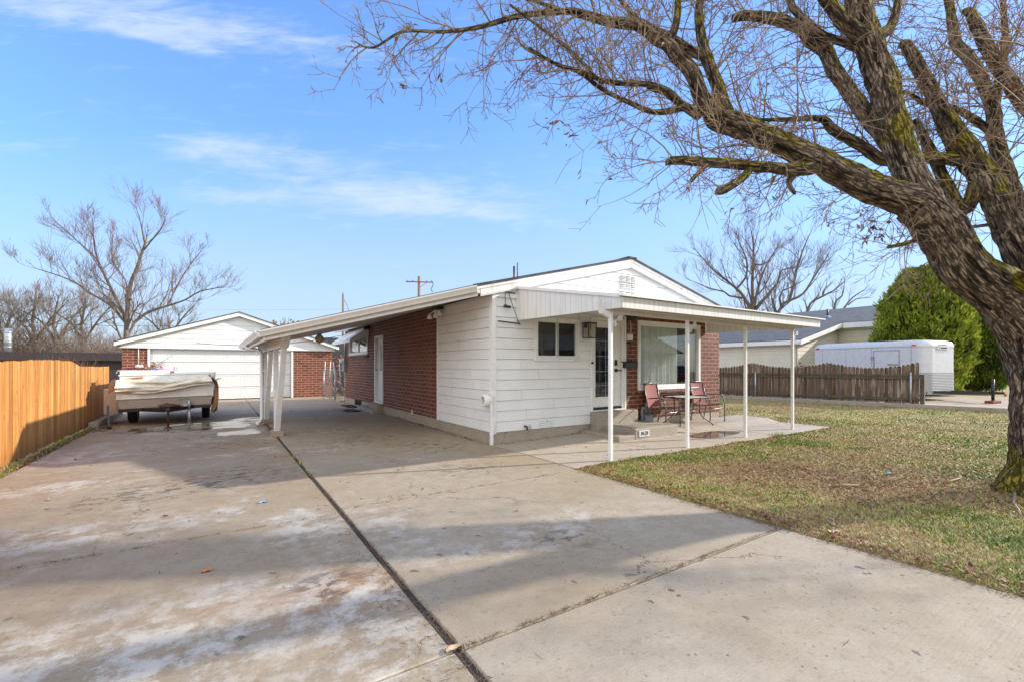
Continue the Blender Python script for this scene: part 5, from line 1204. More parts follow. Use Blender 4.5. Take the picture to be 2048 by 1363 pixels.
def limb_mesh(V,F,B,P,step=.028,flare=False):
    S=catmull(P,step);pts=[s[0] for s in S];rad=[max(.004,s[1]) for s in S];k=len(pts)
    n=int(min(60,max(8,2*math.pi*max(rad)/.028)));x=None;Ln=0;o=len(V)
    for i in range(k):
        t=(pts[min(i+1,k-1)]-pts[max(i-1,0)]).normalized()
        x=t.orthogonal().normalized() if x is None else (x-t*x.dot(t)).normalized()
        y=t.cross(x)
        if i:Ln+=(pts[i]-pts[i-1]).length
        r=rad[i]
        for j in range(n):
            a=2*math.pi*j/n;ca,sa=math.cos(a),math.sin(a);q=x*ca+y*sa
            b=Vector((ca*r,sa*r,Ln))
            rr=r*(1+.16*mnoise.noise(Vector((ca*1.1,sa*1.1,Ln*2.2+o*.01)))+.07*mnoise.noise(Vector((ca*3,sa*3,Ln*6))))
            if r>.03:
                e=min(1.,r/.12)
                rdg=abs(mnoise.noise(Vector((ca*r*19,sa*r*19,Ln*3.2+5))))
                rr+=e*(.026*(rdg-.28)+.012*mnoise.noise(Vector((ca*r*45,sa*r*45,Ln*9))))
            if flare and pts[i].z<.55:
                f=(1-max(0,pts[i].z)/.55)**2;rr+=f*.16*max(0,mnoise.noise(Vector((ca*1.6,sa*1.6,3.3)))+.35)
            V.append(pts[i]+q*rr);B.append(b)
    for i in range(k-1):
        for j in range(n):F.append((o+i*n+j,o+i*n+(j+1)%n,o+(i+1)*n+(j+1)%n,o+(i+1)*n+j))
    # rounded end
    V.append(pts[-1]+(pts[-1]-pts[-2]).normalized()*rad[-1]*.4);B.append(Vector((0,0,Ln)))
    for j in range(n):F.append((o+(k-1)*n+j,o+(k-1)*n+(j+1)%n,len(V)-1,len(V)-1))
V=[];F=[];B=[]
for k,P in LIMBV.items(): limb_mesh(V,F,B,P,flare=(k=='trunk'))
me=bpy.data.meshes.new('trunk');base=Vector(BT['_base'])
me.from_pydata([tuple(v-base) for v in V],[],[f if f[2]!=f[3] else f[:3] for f in F])
at_=me.attributes.new('bark','FLOAT_VECTOR','POINT');at_.data.foreach_set('vector',[c for b in B for c in b])
me.materials.append(BARK);me.polygons.foreach_set('use_smooth',[True]*len(me.polygons));me.update()
ob=bpy.data.objects.new('trunk',me);C.objects.link(ob);ob.parent=BT
random.seed(21)
tb=Tubes();leafp=[]
cfg={'A1':(0.072,0.92,.011,2),'A2':(0.094,1.08,.011,2),'A2L':(0.061,0.97,.010,2),'A2M':(0.058,0.97,.010,2),'A2N':(0.058,0.76,.009,2),'A2R':(0.065,0.76,.009,2),'A1a':(0.054,0.81,.009,2),'A1b':(0.058,0.86,.010,2),'A1f':(0.065,0.65,.008,2),'A1g':(0.058,0.76,.009,2),'A1h':(0.058,0.65,.008,2),'A1c':(0.050,0.81,.008,2),'A1d':(0.050,0.81,.008,2),'A1i':(0.054,0.54,.006,1),'A1j':(0.054,0.54,.006,1),'A1e':(0.054,0.81,.009,2),'A1s':(0.086,0.43,.006,1),'A1t':(0.050,0.65,.006,1),'A1u':(0.050,0.54,.006,1),'B':(0.101,1.08,.010,2),'BL':(0.058,0.97,.010,2),'BK':(0.065,0.86,.010,2),'C':(0.072,1.08,.010,2),'C1':(0.065,0.97,.009,2),'C2':(0.072,0.97,.010,2),'D':(0.058,0.86,.009,2),'T1':(0.036,0.65,.006,1),'T2':(0.050,0.76,.006,1),'R1':(0.086,1.19,.011,2),'R2':(0.086,1.19,.011,2),'R3':(0.101,1.19,.011,2),'R4':(0.072,1.08,.010,2),'R5':(0.072,1.08,.010,2)}
for k,(gap,L,r0,lv) in cfg.items():
    twigs(tb,catmull(LIMBV[k],.06),gap,L,r0,lv,wob=.2,up=.02,minr=.0026,sub=(3,5),leafpts=leafp,start=.45 if k in('A1','A2','B','R1','R2','R3') else (.12 if k not in ('A1a',) else .25))
# long drooping shoots under the low limbs at right
for (x,y,d,dx) in((1800,420,5.1,-1),(1760,400,5.2,-1),(1850,470,5.2,-1),(1900,500,5.3,-1),(1700,380,5.0,-1)):
    for q in range(4):
        v=at(x,y,d)-at(x+60,y-10,d);dr=(v.normalized()+rdir()*.5+Vector((0,0,-.45))).normalized()
        shoot(tb,at(x+random.uniform(-20,20),y,d+random.uniform(-.2,.2)),dr,random.uniform(.35,.75),.006,2,.13,.0,.0026,(3,5),.42,leafp)
tb.build('crown',TWIG,BT)
def leaf_cluster(mb,p,n,s,spread):
    for i in range(n):
        c=p+rdir()*random.uniform(0,spread);u=rdir()*s*random.uniform(.6,1.2);w=u.orthogonal().normalized()*u.length*.55;k=u.cross(w).normalized()*u.length*.25
        o=len(mb.v);mb.add([c-u,c+w+k,c+u,c-w+k],[(0,1,2),(0,2,3)])
def add_tint(ob,seed):
    me=ob.data;a=me.attributes.new('tint','FLOAT','POINT');r=np.random.default_rng(seed).random(len(me.vertices)//4+1).repeat(4)[:len(me.vertices)];a.data.foreach_set('value',r.astype(np.float32))
m=MB()
for p in leafp:leaf_cluster(m,p,random.randint(1,3),.035,.06)
for (x,y,d) in((1140,270,4.4),(1105,245,4.4),(2000,90,5.4),(1965,115,5.4),(2015,190,5.4),(1760,470,5.2),(1745,455,5.2),(1730,480,5.3)):leaf_cluster(m,at(x,y,d),12,.04,.13)
lo=m.build('dry_leaves',DEADLEAF,BT,uv=False,fixn=False);add_tint(lo,3)
# ---- generic bare trees
def branch(tr,tb,p,d,L,r,lv,sp=.55,up=.10,wob=.16,kids=(3,5),minr=.01,tw=(.35,.9,.012)):
    seg=6;pts=bend(p,d,L,seg,wob,up)
    rad=[max(minr,r*(1-.62*i/seg)) for i in range(seg+1)];(tr if lv>1 else tb).add(pts,rad,7 if lv>2 else (5 if lv>1 else 3))
    if lv<=0:return
    for k in range(random.randint(*kids)):
        i=random.randint(2,seg-1) if k else seg-1
        t=(pts[i+1]-pts[i]).normalized();o=rdir();o=(o-t*o.dot(t)).normalized()
        q=pts[i].lerp(pts[i+1],random.random())
        branch(tr,tb,q,(t*1.0+o*random.uniform(.5,1.1)*sp*1.6).normalized(),L*random.uniform(.55,.85),rad[i]*random.uniform(.55,.75),lv-1,sp,up,wob,kids,minr,tw)
def bare_tree(name,lab,loc,limbs,lv,minr,mat_t,mat_c,seed,kids=(3,5),group=None,sp=.55,up=.1):
    random.seed(seed);t=thing(name,lab,'tree',tuple(loc),group);tr=Tubes();tb=Tubes()
    for (P,L) in limbs:
        if isinstance(P,list):
            S=catmull(P,.5);tr.add([s[0] for s in S],[max(minr,s[1]) for s in S],8)
            n=len(S)
            for i in range(n):
                if i<n*.22 or random.random()>.78:continue
                tt=(S[min(i+1,n-1)][0]-S[i-1][0]).normalized();o=rdir();o=(o-tt*o.dot(tt)).normalized()
                branch(tr,tb,S[i][0],(tt+o*.85+Vector((0,0,.15))).normalized(),L*random.uniform(.7,1.35)*(1.3-.75*i/n),max(minr*1.4,S[i][1]*.5),lv-1,sp,up,.17,kids,minr)
            branch(tr,tb,S[-1][0],(S[-1][0]-S[-2][0]).normalized(),L*.42,max(minr*1.3,S[-1][1]),lv-2,sp*.8,up,.12,kids,minr)
    tr.build('trunk',mat_t,t);tb.build('crown',mat_c,t);return t
def PX(d,pts,jit=0): return [(at(x,y,d+jit*i*.6),r*.72*d/FPX) for i,(x,y,r) in enumerate(pts)]
# left: the tall bare tree behind the garage
d=38;g0=at(252,731,d)
bare_tree('bare_tree','tall bare tree with spreading limbs behind the left side of the garage',(g0.x,g0.y,0),[
 (PX(d,[(252,770,6.5),(252,680,6),(254,640,5.5),(257,595,5),(262,565,4.5),(274,536,4),(284,505,3.2),(290,488,2.8)]),2.6),
 (PX(d,[(252,650,4),(248,630,4),(226,585,3.6),(204,540,3),(192,517,2.5),(161,488,1.8),(112,444,1)],.5),1.9),
 (PX(d,[(200,535,2.2),(190,500,2),(187,476,1.6),(186,446,1)],-.4),1.6),
 (PX(d,[(290,490,2.4),(284,458,1.8),(279,436,1.2),(274,422,.8)],.3),1.6),
 (PX(d,[(288,500,2.2),(304,480,1.8),(321,460,1.4),(331,436,.8)],-.4),1.6),
 (PX(d,[(268,645,4),(300,622,3.4),(334,612,3),(345,590,2.4),(360,562,2),(380,530,1.5),(400,505,.9)],.6),1.8),
 (PX(d,[(334,612,2.6),(370,600,2),(400,583,1.6),(446,574,.9)],-.5),1.6),
 (PX(d,[(246,640,3.4),(222,612,2.8),(190,592,2.4),(140,560,1.8),(75,538,1)],-.6),1.8),
 (PX(d,[(262,600,2.2),(250,560,1.8),(225,520,1.4),(226,470,.9)],.6),1.5)],3,.008,TWIGF,TWIGD,11,(4,7),'bare trees beyond the back yards')
for i,(px,base,topy,dd,lab,sd) in enumerate(((68,700,570,52,'crooked bare tree rising at the far left edge of the view',31),(110,700,585,50,'forked bare tree left of the tall one behind the garage',32),(165,705,590,56,'short bare tree close left of the tall tree behind the garage',33),(15,700,610,48,'low bare tree cut by the left picture edge',34),(330,720,640,58,'low bare tree peeking over the left garage roof slope',35))):
    g0=at(px,731,dd);w=3
    bare_tree('bare_tree',lab,(g0.x,g0.y,0),[(PX(dd,[(px,760,5),(px+2,base-30,4),(px-3,(base+topy)/2+10,3.4),(px+4,topy+25,2)]),2.6),(PX(dd,[(px,690,3.5),(px+18,660,2.8),(px+40,630,2),(px+58,612,1.2)],.5),2.2),(PX(dd,[(px,685,3.5),(px-16,655,2.6),(px-40,634,1.8),(px-70,620,1)],-.5),2.2)],3,.010,TWIGF,TWIGD,sd,(5,7),'bare trees beyond the back yards')
# long low branches hanging over the flat roofed house
# right: trees beyond the house
d=46;z=lambda x,y,r:(1360+x/4.876,440+y/4.876,r)
g0=at(1503,731,d)
bare_tree('bare_tree','large rounded bare tree rising right of the house gable',(g0.x,g0.y,0),[
 (PX(d,[(1503,745,7),z(700,905,6.5),z(708,760,4.5),z(705,600,4),z(715,420,3.4),z(715,220,2.4),z(690,90,1)]),2.6),
 (PX(d,[z(690,870,5),z(600,720,4),z(480,610,3.2),z(330,490,2.5),z(190,340,1.4)],.6),2.3),
 (PX(d,[z(560,660,3),z(640,560,2.6),z(650,400,2.2),z(560,180,1.2)],-.5),2),
 (PX(d,[z(720,850,4.5),z(780,600,3.4),z(850,430,2.4),z(940,280,1.3)],.6),2.2),
 (PX(d,[z(735,880,4),z(880,700,3.2),z(950,620,2.6),z(990,490,2),z(1120,470,1)],-.6),2),
 (PX(d,[z(620,760,3),z(480,740,2.4),z(430,700,2.2),z(300,670,1.6),z(130,600,.9)],.4),2),
 (PX(d,[z(712,430,2.2),z(780,440,2),z(850,410,1.6),z(930,320,1)],.3),1.6)],3,.010,TWIGF,TWIGD,41,(4,6),'bare trees beyond the back yards')
g0=at(1560,731,d-3)
bare_tree('bare_tree','leaning bare tree with long curved limbs above the neighbour roof',(g0.x,g0.y,0),[
 (PX(d-3,[(1556,745,6),z(965,890,4.5),z(1060,790,4.2),z(1110,620,3.4),z(1135,500,3),z(1200,290,2),z(1260,150,1)]),2.2),
 (PX(d-3,[z(1060,790,3.6),z(1200,720,3),z(1300,570,2.4),z(1440,350,1.2)],.5),2.2),
 (PX(d-3,[z(985,840,3),z(970,760,2.8),z(1000,690,2.2),z(1100,650,1.6),z(1200,590,1)],-.4),1.8)],3,.010,TWIGF,TWIGD,42,(4,6),'bare trees beyond the back yards')
g0=at(1625,731,d+3)
bare_tree('bare_tree','thin bare tree low over the neighbour roof ridge left of the roof pipe',(g0.x,g0.y,0),[
 (PX(d+3,[(1600,745,5),z(1240,885,3),z(1390,745,2.6),z(1500,690,2),z(1600,600,1)]),2.0),
 (PX(d+3,[z(1390,745,2.2),z(1400,690,1.8),z(1470,620,1.2)],.4),1.6)],2,.012,TWIGF,TWIGF,43,(3,4),'bare trees beyond the back yards')
g0=at(1685,731,d+8)
bare_tree('bare_tree','small bare tree above the neighbour roof beside the green cedar',(g0.x,g0.y,0),[
 (PX(d+8,[(1670,745,5),z(1500,870,2.6),z(1580,740,2),z(1600,650,1.2)]),1.8),
 (PX(d+8,[z(1600,860,2.4),z(1680,760,1.8),z(1800,680,1)],.4),1.6),(PX(d+8,[z(1640,830,2),z(1720,770,1.4),z(1840,760,.8)],-.4),1.4)],2,.013,TWIGF,TWIGF,44,(3,4),'bare trees beyond the back yards')
# brush along the far left horizon
random.seed(5);tb=Tubes()
for i in range(2600):
    px=random.uniform(-40,330);dd=random.uniform(49,64);p=at(px,731,dd);p.z=0
    h=random.uniform(2.2,5.2)+(1.6*random.random() if px<140 else 0)
    q=p+Vector((0,0,random.uniform(0,h*.6)))
    pts=bend(q,(rdir()*.7+Vector((0,0,.9))).normalized(),h*.7,4,.3,.05);tb.add(pts,[.028,.024,.02,.016,.011],3)
    for k in range(3):
        j=random.randint(1,3);tb.add(bend(pts[j],(rdir()+Vector((0,0,.4))).normalized(),h*.35,3,.3,.05),[.016,.014,.012,.009],3)
tag(tb.build('thicket',TWIGD),kind='stuff')
random.seed(6);tb=Tubes();SBp=at(182,722,16.2);SB=thing('bare_shrub','reddish bare shrub poking over the cedar fence near its step down','shrub',(SBp.x-.6,SBp.y,0))
for i in range(130):
    p=Vector((SBp.x-.6+random.gauss(0,.16),SBp.y+random.gauss(0,.2),.2));d=(Vector((random.gauss(0,.32),random.gauss(0,.32),1))).normalized()
    pts=bend(p,d,random.uniform(1.0,1.75),5,.13,.03);tb.add(pts,[.008,.007,.006,.005,.004,.003],3)
    for k in range(4):tb.add(bend(pts[random.randint(2,4)],(d+rdir()*.7).normalized(),random.uniform(.2,.4),3,.2,0),[.004,.004,.003,.002],3)
tb.build('crown',twig_mat('red_twigs',(.12,.055,.04),(.22,.11,.08)),SB)
# dead vine behind the gate and dried branch on the tent trailer
m=MB();random.seed(9)
for i in range(70):leaf_cluster(m,Vector((random.uniform(4.3,6.6),24.2+random.uniform(-.5,.5),random.uniform(-.05,1.9))),10,.10,.28)
DV=thing('dead_hedge','orange brown dead leafed hedge behind the chain link gate','hedge',(5.4,24.2,0))
o=m.build('foliage',DEADLEAF,DV,uv=False,fixn=False);add_tint(o,4)
tb=Tubes()
for i in range(40):tb.add(bend(Vector((random.uniform(4.4,6.5),24.2,0)),Vector((random.gauss(0,.2),0,1)),1.8,5,.2,0),[.02,.018,.015,.012,.01,.008],4)
tb.build('stems',TWIGF,DV)
m=MB()
for i in range(16):leaf_cluster(m,Vector((random.uniform(2.0,4.6),30.2,random.uniform(3.3,4.1))),8,.09,.22)
for i in range(10):leaf_cluster(m,Vector((random.uniform(2.0,4.6),30.2,random.uniform(2.6,3.4))),6,.09,.3)
RV=thing('brown_leafed_tree','small tree with brown leaves showing above the right garage roof','tree',(3.4,30.2,0));o=m.build('crown',DEADLEAF,RV,uv=False,fixn=False);add_tint(o,5)
tb=Tubes();random.seed(10)
tb.add([(3.4,30.2,0),(3.35,30.2,1.5),(3.4,30.2,2.6)],[.09,.08,.06],7)
for i in range(16):tb.add(bend(Vector((3.4,30.2,2.2+random.random()*.4)),Vector((random.uniform(-1,1),random.uniform(-.3,.3),.8)).normalized(),1.9,4,.15,.02),[.035,.03,.024,.018,.01],4)
tb.build('trunk',TWIGF,RV)
m=MB();DB=thing('dried_branch','bunch of dried brown leaves lying on the tent trailer lid','branch',(-1.5,14.6,1.24))
for i in range(26):leaf_cluster(m,Vector((-1.42+random.gauss(0,.16),14.6+random.gauss(0,.15),1.36+random.gauss(0,.08))),4,.045,.09)
o=m.build('leaves',DEADLEAF,DB,uv=False,fixn=False);add_tint(o,6)
tb=Tubes()
for i in range(9):tb.add(bend(Vector((-1.6,14.6,1.25)),Vector((1,random.uniform(-.5,.5),random.uniform(.3,.9))).normalized(),.55,4,.15,0),[.008,.007,.006,.005,.003],3)
tb.build('stems',TWIGF,DB)
# ---- cedars
def cedar(lab,c,H,rad,seed,lean=(0,0),dt=0.):
    t=thing('cedar_tree',lab,'tree',(c[0],c[1],0),'green cedars beside the neighbour house');r=np.random.default_rng(seed);random.seed(seed)
    m=MB();m.tube([(c[0],c[1],-.1),(c[0]+lean[0]*.3,c[1]+lean[1]*.3,H*.35),(c[0]+lean[0]*.8,c[1]+lean[1]*.8,H*.8)],[.2,.16,.05],10)
    for i in range(10):
        a=random.uniform(0,6.28);z=H*random.uniform(.1,.6);m.tube([(c[0]+lean[0]*z/H,c[1]+lean[1]*z/H,z),(c[0]+math.cos(a)*rad*.6,c[1]+math.sin(a)*rad*.6,z+.8)],[.06,.02],6)
    m.build('trunk',TWIGF,t)
    prof=lambda s:(math.sin(math.pi*min(1,max(0,(s*.92+.06)))**.85)**.5)
    def surf(s,a):
        k=.96+.22*mnoise.noise((math.cos(a)*1.8,math.sin(a)*1.8,s*4.5+seed))+.42*abs(mnoise.noise((math.cos(a)*3.9,math.sin(a)*3.9,s*6+seed)))+.12*mnoise.noise((math.cos(a)*9,math.sin(a)*9,s*16+seed))
        return rad*prof(s)*k
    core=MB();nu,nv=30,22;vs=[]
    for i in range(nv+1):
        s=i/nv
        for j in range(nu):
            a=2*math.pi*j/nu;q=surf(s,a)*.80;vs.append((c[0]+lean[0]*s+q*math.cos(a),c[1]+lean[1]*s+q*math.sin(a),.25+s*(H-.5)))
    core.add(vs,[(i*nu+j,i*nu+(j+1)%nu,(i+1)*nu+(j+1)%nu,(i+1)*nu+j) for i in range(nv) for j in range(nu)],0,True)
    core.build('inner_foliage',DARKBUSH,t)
    Vs=[];Ts=[];n=4200
    for i in range(n):
        s=r.random()**.85;a=r.random()*2*math.pi;q=surf(s,a)
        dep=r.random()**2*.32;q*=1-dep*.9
        base=np.array((c[0]+lean[0]*s+q*math.cos(a),c[1]+lean[1]*s+q*math.sin(a),.2+s*(H-.35)))
        out=np.array((math.cos(a),math.sin(a),.9));out/=np.linalg.norm(out)
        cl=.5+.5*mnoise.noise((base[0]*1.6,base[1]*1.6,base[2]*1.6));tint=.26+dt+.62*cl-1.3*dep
        k=13;dv=out[None]*.55+r.normal(0,.36,(k,3))+np.array((0,0,.6));dv/=np.linalg.norm(dv,axis=1,keepdims=True)
        st=base[None]+r.normal(0,.075,(k,3));ln=r.uniform(.09,.20,(k,1))*(r.uniform(.8,1.9));w=np.cross(dv,r.normal(0,1,(k,3)));w/=np.linalg.norm(w,axis=1,keepdims=True)+1e-9;w*=r.uniform(.02,.042,(k,1))
        Vs.append(np.stack([st,st+dv*ln*.55+w,st+dv*ln,st+dv*ln*.55-w],1).reshape(-1,3));Ts.append(np.clip(tint+r.normal(0,.12,k),0,1).repeat(4))
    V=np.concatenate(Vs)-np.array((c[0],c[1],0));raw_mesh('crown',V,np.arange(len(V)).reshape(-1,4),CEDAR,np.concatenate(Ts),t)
q=at(1845,731,21.0);cedar('large round bright green cedar towering behind the cargo trailer',(q.x,q.y),5.9,1.56,3)
q=at(1953,731,23.5);cedar('smaller dark green cedar leaning between cargo trailer and street tree',(q.x,q.y),4.7,1.22,8,(-.2,.1),-.30)
# small plants beside the trailer
def plant(lab,p,n,h,seed,mat,kind='plant',grp=None,s=.05):
    random.seed(seed);t=thing('low_plant',lab,kind,(p.x,p.y,0),grp);m=MB()
    for i in range(n):leaf_cluster(m,Vector((p.x+random.gauss(0,h*.6),p.y+random.gauss(0,h*.6),random.uniform(.03,h))),6,s,h*.25)
    o=m.build('foliage',mat,t,uv=False,fixn=False);add_tint(o,seed);return t
p=at(1966,790,24);plant('grey green sage bush behind the trailer tongue',p,80,.5,12,SHRUB)
p=at(1928,800,22.5);plant('brown dead plant clump behind the cargo trailer nose',p,30,.25,13,DEADLEAF)
m=MB();WPF=thing('white_picket_fence','white picket fence far off between cedar and street tree','fence',tuple(at(1990,731,34).to_2d())+(0,))
a=at(1955,731,33);b=at(2060,731,38);n=26
for i in range(n):
    q=a.lerp(b,i/(n-1));m.prism([(q.x-.06,q.y,.1),(q.x+.06,q.y,.1),(q.x+.06,q.y,1.0),(q.x,q.y,1.1),(q.x-.06,q.y,1.0)],(0,.03,0))
m.beam((a.x,a.y+.04,.35),(b.x,b.y+.04,.35),.04,.1);m.beam((a.x,a.y+.04,.8),(b.x,b.y+.04,.8),.04,.1);m.build('picket_panel',TRIM,WPF)
# another bare street tree outside the frame whose shade falls over the lawn
# ------------------------------------------------------------------ grass, leaves, litter
def on_lawn(x,y):
    return ((x>4.17)&(y<4.83)|(x>12.05))&(x<NX(y)-.2)
def blades(name,n_spec,seed):
    r=np.random.default_rng(seed);Vs=[];Ts=[]
    pos=[]
    for (x0,x1,y0,y1,dens) in n_spec:
        n=int((x1-x0)*(y1-y0)*dens);p=np.stack([r.uniform(x0,x1,n),r.uniform(y0,y1,n)],1);pos.append(p)
    p=np.concatenate(pos);p=p[on_lawn(p[:,0],p[:,1])]
    d=p[:,0]*SY+p[:,1]*CY;rr=p[:,0]*CY-p[:,1]*SY;p=p[(d>1.2)&(np.abs(rr/np.maximum(d,.1))<1.25)]
    n=len(p);pt=np.array([mnoise.noise((x*.8,y*.8,1.7))+.7*mnoise.noise((x*2.6,y*2.6,9))+.5*mnoise.noise((x*6,y*6,4)) for x,y in p])
    gz_=np.array([lawn_z(x,y) for x,y in p])
    sp=np.exp(-((p[:,0]-6.9)/1.5)**2-((p[:,1]-2.6)/1.1)**2);sp2=np.exp(-((p[:,1]-4.4)/.35)**2)+np.exp(-((p[:,1]-.2)/1.2)**2)
    tint=np.clip(.345-.32*sp+.14*sp2+.52*pt+r.normal(0,.22,n),0,1)
    a=r.uniform(0,2*math.pi,n);lean=r.uniform(.5,1.5,n);h=r.uniform(.014,.034,n)*(1+.6*(tint>.66));dist=np.hypot(p[:,0],p[:,1])
    w=np.clip(dist*.0005,.0015,.006)*r.uniform(.8,1.6,n)
    base=np.stack([p[:,0],p[:,1],gz_-.004],1);dr=np.stack([np.cos(a),np.sin(a),np.zeros(n)],1);sd=np.stack([-np.sin(a),np.cos(a),np.zeros(n)],1)
    tip=base+dr*(h*lean*.8)[:,None]+np.array((0,0,1))*(h/np.sqrt(lean+.3))[:,None]
    mid=(base+tip)/2+np.array((0,0,1))*(h*.16)[:,None]
    V=np.stack([base-sd*w[:,None],base+sd*w[:,None],mid+sd*w[:,None]*.8,tip,mid-sd*w[:,None]*.8],1).reshape(-1,3)
    i=np.arange(n)[:,None]*5;F=np.concatenate([i+np.array([[0,1,2]]),i+np.array([[0,2,4]]),i+np.array([[4,2,3]])],0)
    return tag(raw_mesh(name,V,F.astype(np.int64),BLADE,tint.repeat(5)),kind='stuff')
blades('grass',[(4.18,7,-.6,4.83,5500),(7,10.5,-.2,4.83,2600),(10.5,14,.5,6.5,1200),(14,20,1.5,9,600),(12.05,17,6.5,15,350)],3)
def fringe(name,pts,seed,hmax=.12):
    r=np.random.default_rng(seed);p=np.array(pts);n=len(p);a=r.uniform(0,6.28,n);h=r.uniform(.03,hmax,n);w=r.uniform(.003,.006,n)
    b=np.stack([p[:,0],p[:,1],np.full(n,-.03)],1);dr=np.stack([np.cos(a),np.sin(a),0*a],1);sd=np.stack([-np.sin(a),np.cos(a),0*a],1)
    tip=b+dr*(h*.5)[:,None]+np.array((0,0,1))*h[:,None]
    V=np.stack([b-sd*w[:,None],b+sd*w[:,None],tip],1).reshape(-1,3)
    return tag(raw_mesh(name,V,np.arange(3*n).reshape(-1,3),BLADE,np.clip(r.normal(.75,.25,n),0,1).repeat(3)),kind='stuff')
r=np.random.default_rng(14);P=[]
for c in((8.4,.2),(9.3,.5),(10.6,.8),(11.8,1.3),(12.6,.3),(13.6,.6)):P+=[(-2.39+r.normal(0,.04),c[0]+r.normal(0,c[1]*.5)) for i in range(220)]
for yy in(14.0,18.6,12.0):P+=[(4.14-abs(r.normal(0,.03)),yy+r.normal(0,.12)) for i in range(60)]
P+=[(1.008+r.normal(0,.006),r.uniform(6.2,8.2)) for i in range(90)]
P+=[(9.6+r.normal(0,.13),4.83+r.normal(0,.05)) for i in range(150)]+[(NX(yy)-.25+r.normal(0,.1),yy+r.normal(0,.2)) for yy in(6,7.5,4) for i in range(90)]
fringe('grass_tuft',P,15)
def litter(name,pos,size,mat,seed,zf,curl=.5,thin=.55):
    r=np.random.default_rng(seed);p=np.array(pos);n=len(p);a=r.uniform(0,6.28,n);s=size*r.uniform(.5,1.25,n)
    z=np.array([zf(x,y) for x,y in p])+.004
    u=np.stack([np.cos(a),np.sin(a),r.normal(0,.2,n)],1)*s[:,None];w=np.stack([-np.sin(a),np.cos(a),r.normal(0,.2,n)],1)*(s*thin)[:,None]
    c=np.stack([p[:,0],p[:,1],z+s*.22],1);k=np.array((0,0,1))*(s*curl*r.uniform(.1,1,n))[:,None]
    V=np.stack([c-u+k,c-w*.9-k*.3,c-w*.2+u*.1-k*.5,c+u+k*.6,c+w-k*.1],1).reshape(-1,3)
    i=np.arange(n)[:,None]*5;F=np.concatenate([i+np.array([[0,1,2]]),i+np.array([[1,3,2]]),i+np.array([[2,3,4]]),i+np.array([[0,2,4]])],0)
    return tag(raw_mesh(name,V,F.astype(np.int64),mat,r.random(n).repeat(5)),kind='stuff')
r=np.random.default_rng(17);pos=[]
pos+=[(r.uniform(4.25,15),r.uniform(-.4,4.7)) for i in range(1500)]
pos+=[(r.normal(6.5,1.1),r.normal(2.9,.9)) for i in range(2200)]+[(r.normal(7.6,.8),r.normal(1.5,.6)) for i in range(700)]
pos+=[(4.2+abs(r.normal(0,.12)),r.uniform(-.5,4.8)) for i in range(800)]
pos+=[(r.uniform(4.3,12),4.8-abs(r.normal(0,.12))) for i in range(420)]
pos+=[(NX(y)-.25-abs(r.normal(0,.28)),y) for y in r.uniform(2,17,750)]
pos+=[(12.05+abs(r.normal(0,.15)),y) for y in r.uniform(4.9,7.4,160)]+[(r.uniform(11.2,18),r.uniform(7,12)) for i in range(450)]
pos=[q for q in pos if 4.17<q[0]<NX(q[1])-.05 and (q[1]<4.9 or q[0]>11.2) and q[1]>-1]
litter('fallen_leaves',pos,.026,DEADLEAF,18,lambda x,y:lawn_z(x,y)+.012)
pos=[(-2.38+r.normal(0,.05),y) for y in r.uniform(8.3,14.5,900)]+[(-2.25+abs(r.normal(0,.15)),y) for y in r.uniform(13,15,260)]
pos+=[(4.12-abs(r.normal(0,.04)),y) for y in r.uniform(7.6,17.5,260)]+[(r.uniform(4.3,8),7.0-abs(r.normal(0,.05))) for i in range(40)]
pos+=[(r.uniform(-2,4),r.uniform(3,16)) for i in range(46)]+[(r.uniform(5,11),r.uniform(5,6.8)) for i in range(40)]+[(1.0+r.normal(0,.03),r.uniform(9.8,13.2)) for i in range(120)]
litter('fallen_leaves',pos,.028,DEADLEAF,19,lambda x,y:patio_z(x,y) if x>4.2 else 0)
# twig and needle litter along the joints and the lawn edge
pos=[(1.008+r.normal(0,.012),y) for y in r.uniform(-.2,6.5,900)]+[(1.0-abs(r.normal(0,.10)),y) for y in r.uniform(1.2,4.6,240)]+[(x,2.04+r.normal(0,.008)) for x in r.uniform(1.02,4.1,420)]+[(x,4.55+r.normal(0,.006)) for x in r.uniform(-2.2,1,260)]+[(x,4.68+r.normal(0,.006)) for x in r.uniform(1.02,4.1,260)]
pos+=[(4.12-abs(r.normal(0,.05))+.04,y) for y in r.uniform(-.8,4.8,1500)]+[(r.uniform(-2,4.1),r.uniform(.6,6)) for i in range(110)]
litter('twig_litter',pos,.030,simple('dry_twig_litter',(.13,.075,.045),.9,var=.5,scale=30),20,lambda x,y:-.002,.15,.07)
def stick(lab,pts,r0):
    m=MB();m.tube(pts,[r0*(1-.5*i/(len(pts)-1)) for i in range(len(pts))],7);q=pts[len(pts)//2];m.tube([q,(q[0]+.10,q[1]+.12,q[2]+.02),(q[0]+.13,q[1]+.22,q[2])],[r0*.6,r0*.5,r0*.3],5);tag(m.build('fallen_stick',TWIG,loc=tuple(pts[0])),lab,'stick','fallen sticks on the lawn')
def gp(px,py): q=at(px,py,FPX*CAM_H/(py-HY));return (q.x,q.y,.03)
stick('straight dark fallen stick in the middle of the lawn',[gp(1665,975),gp(1690,974),gp(1718,974)],.014)
stick('bent grey fallen twig beside a pale dry leaf near the drive edge',[gp(1650,1042),gp(1666,1044),gp(1668,1056),gp(1682,1062)],.010)
stick('pale fallen stick just left of the street tree',[gp(1888,969),gp(1905,964),gp(1922,959)],.012)
stick('forked fallen stick on the greenest patch of lawn',[gp(1695,997),gp(1725,1003),gp(1743,1012),gp(1746,1026)],.010)
stick('curved grey stick lying at the foot of the street tree',[gp(2030,984),gp(2027,1010),gp(2036,1022),gp(2042,1036)],.014)
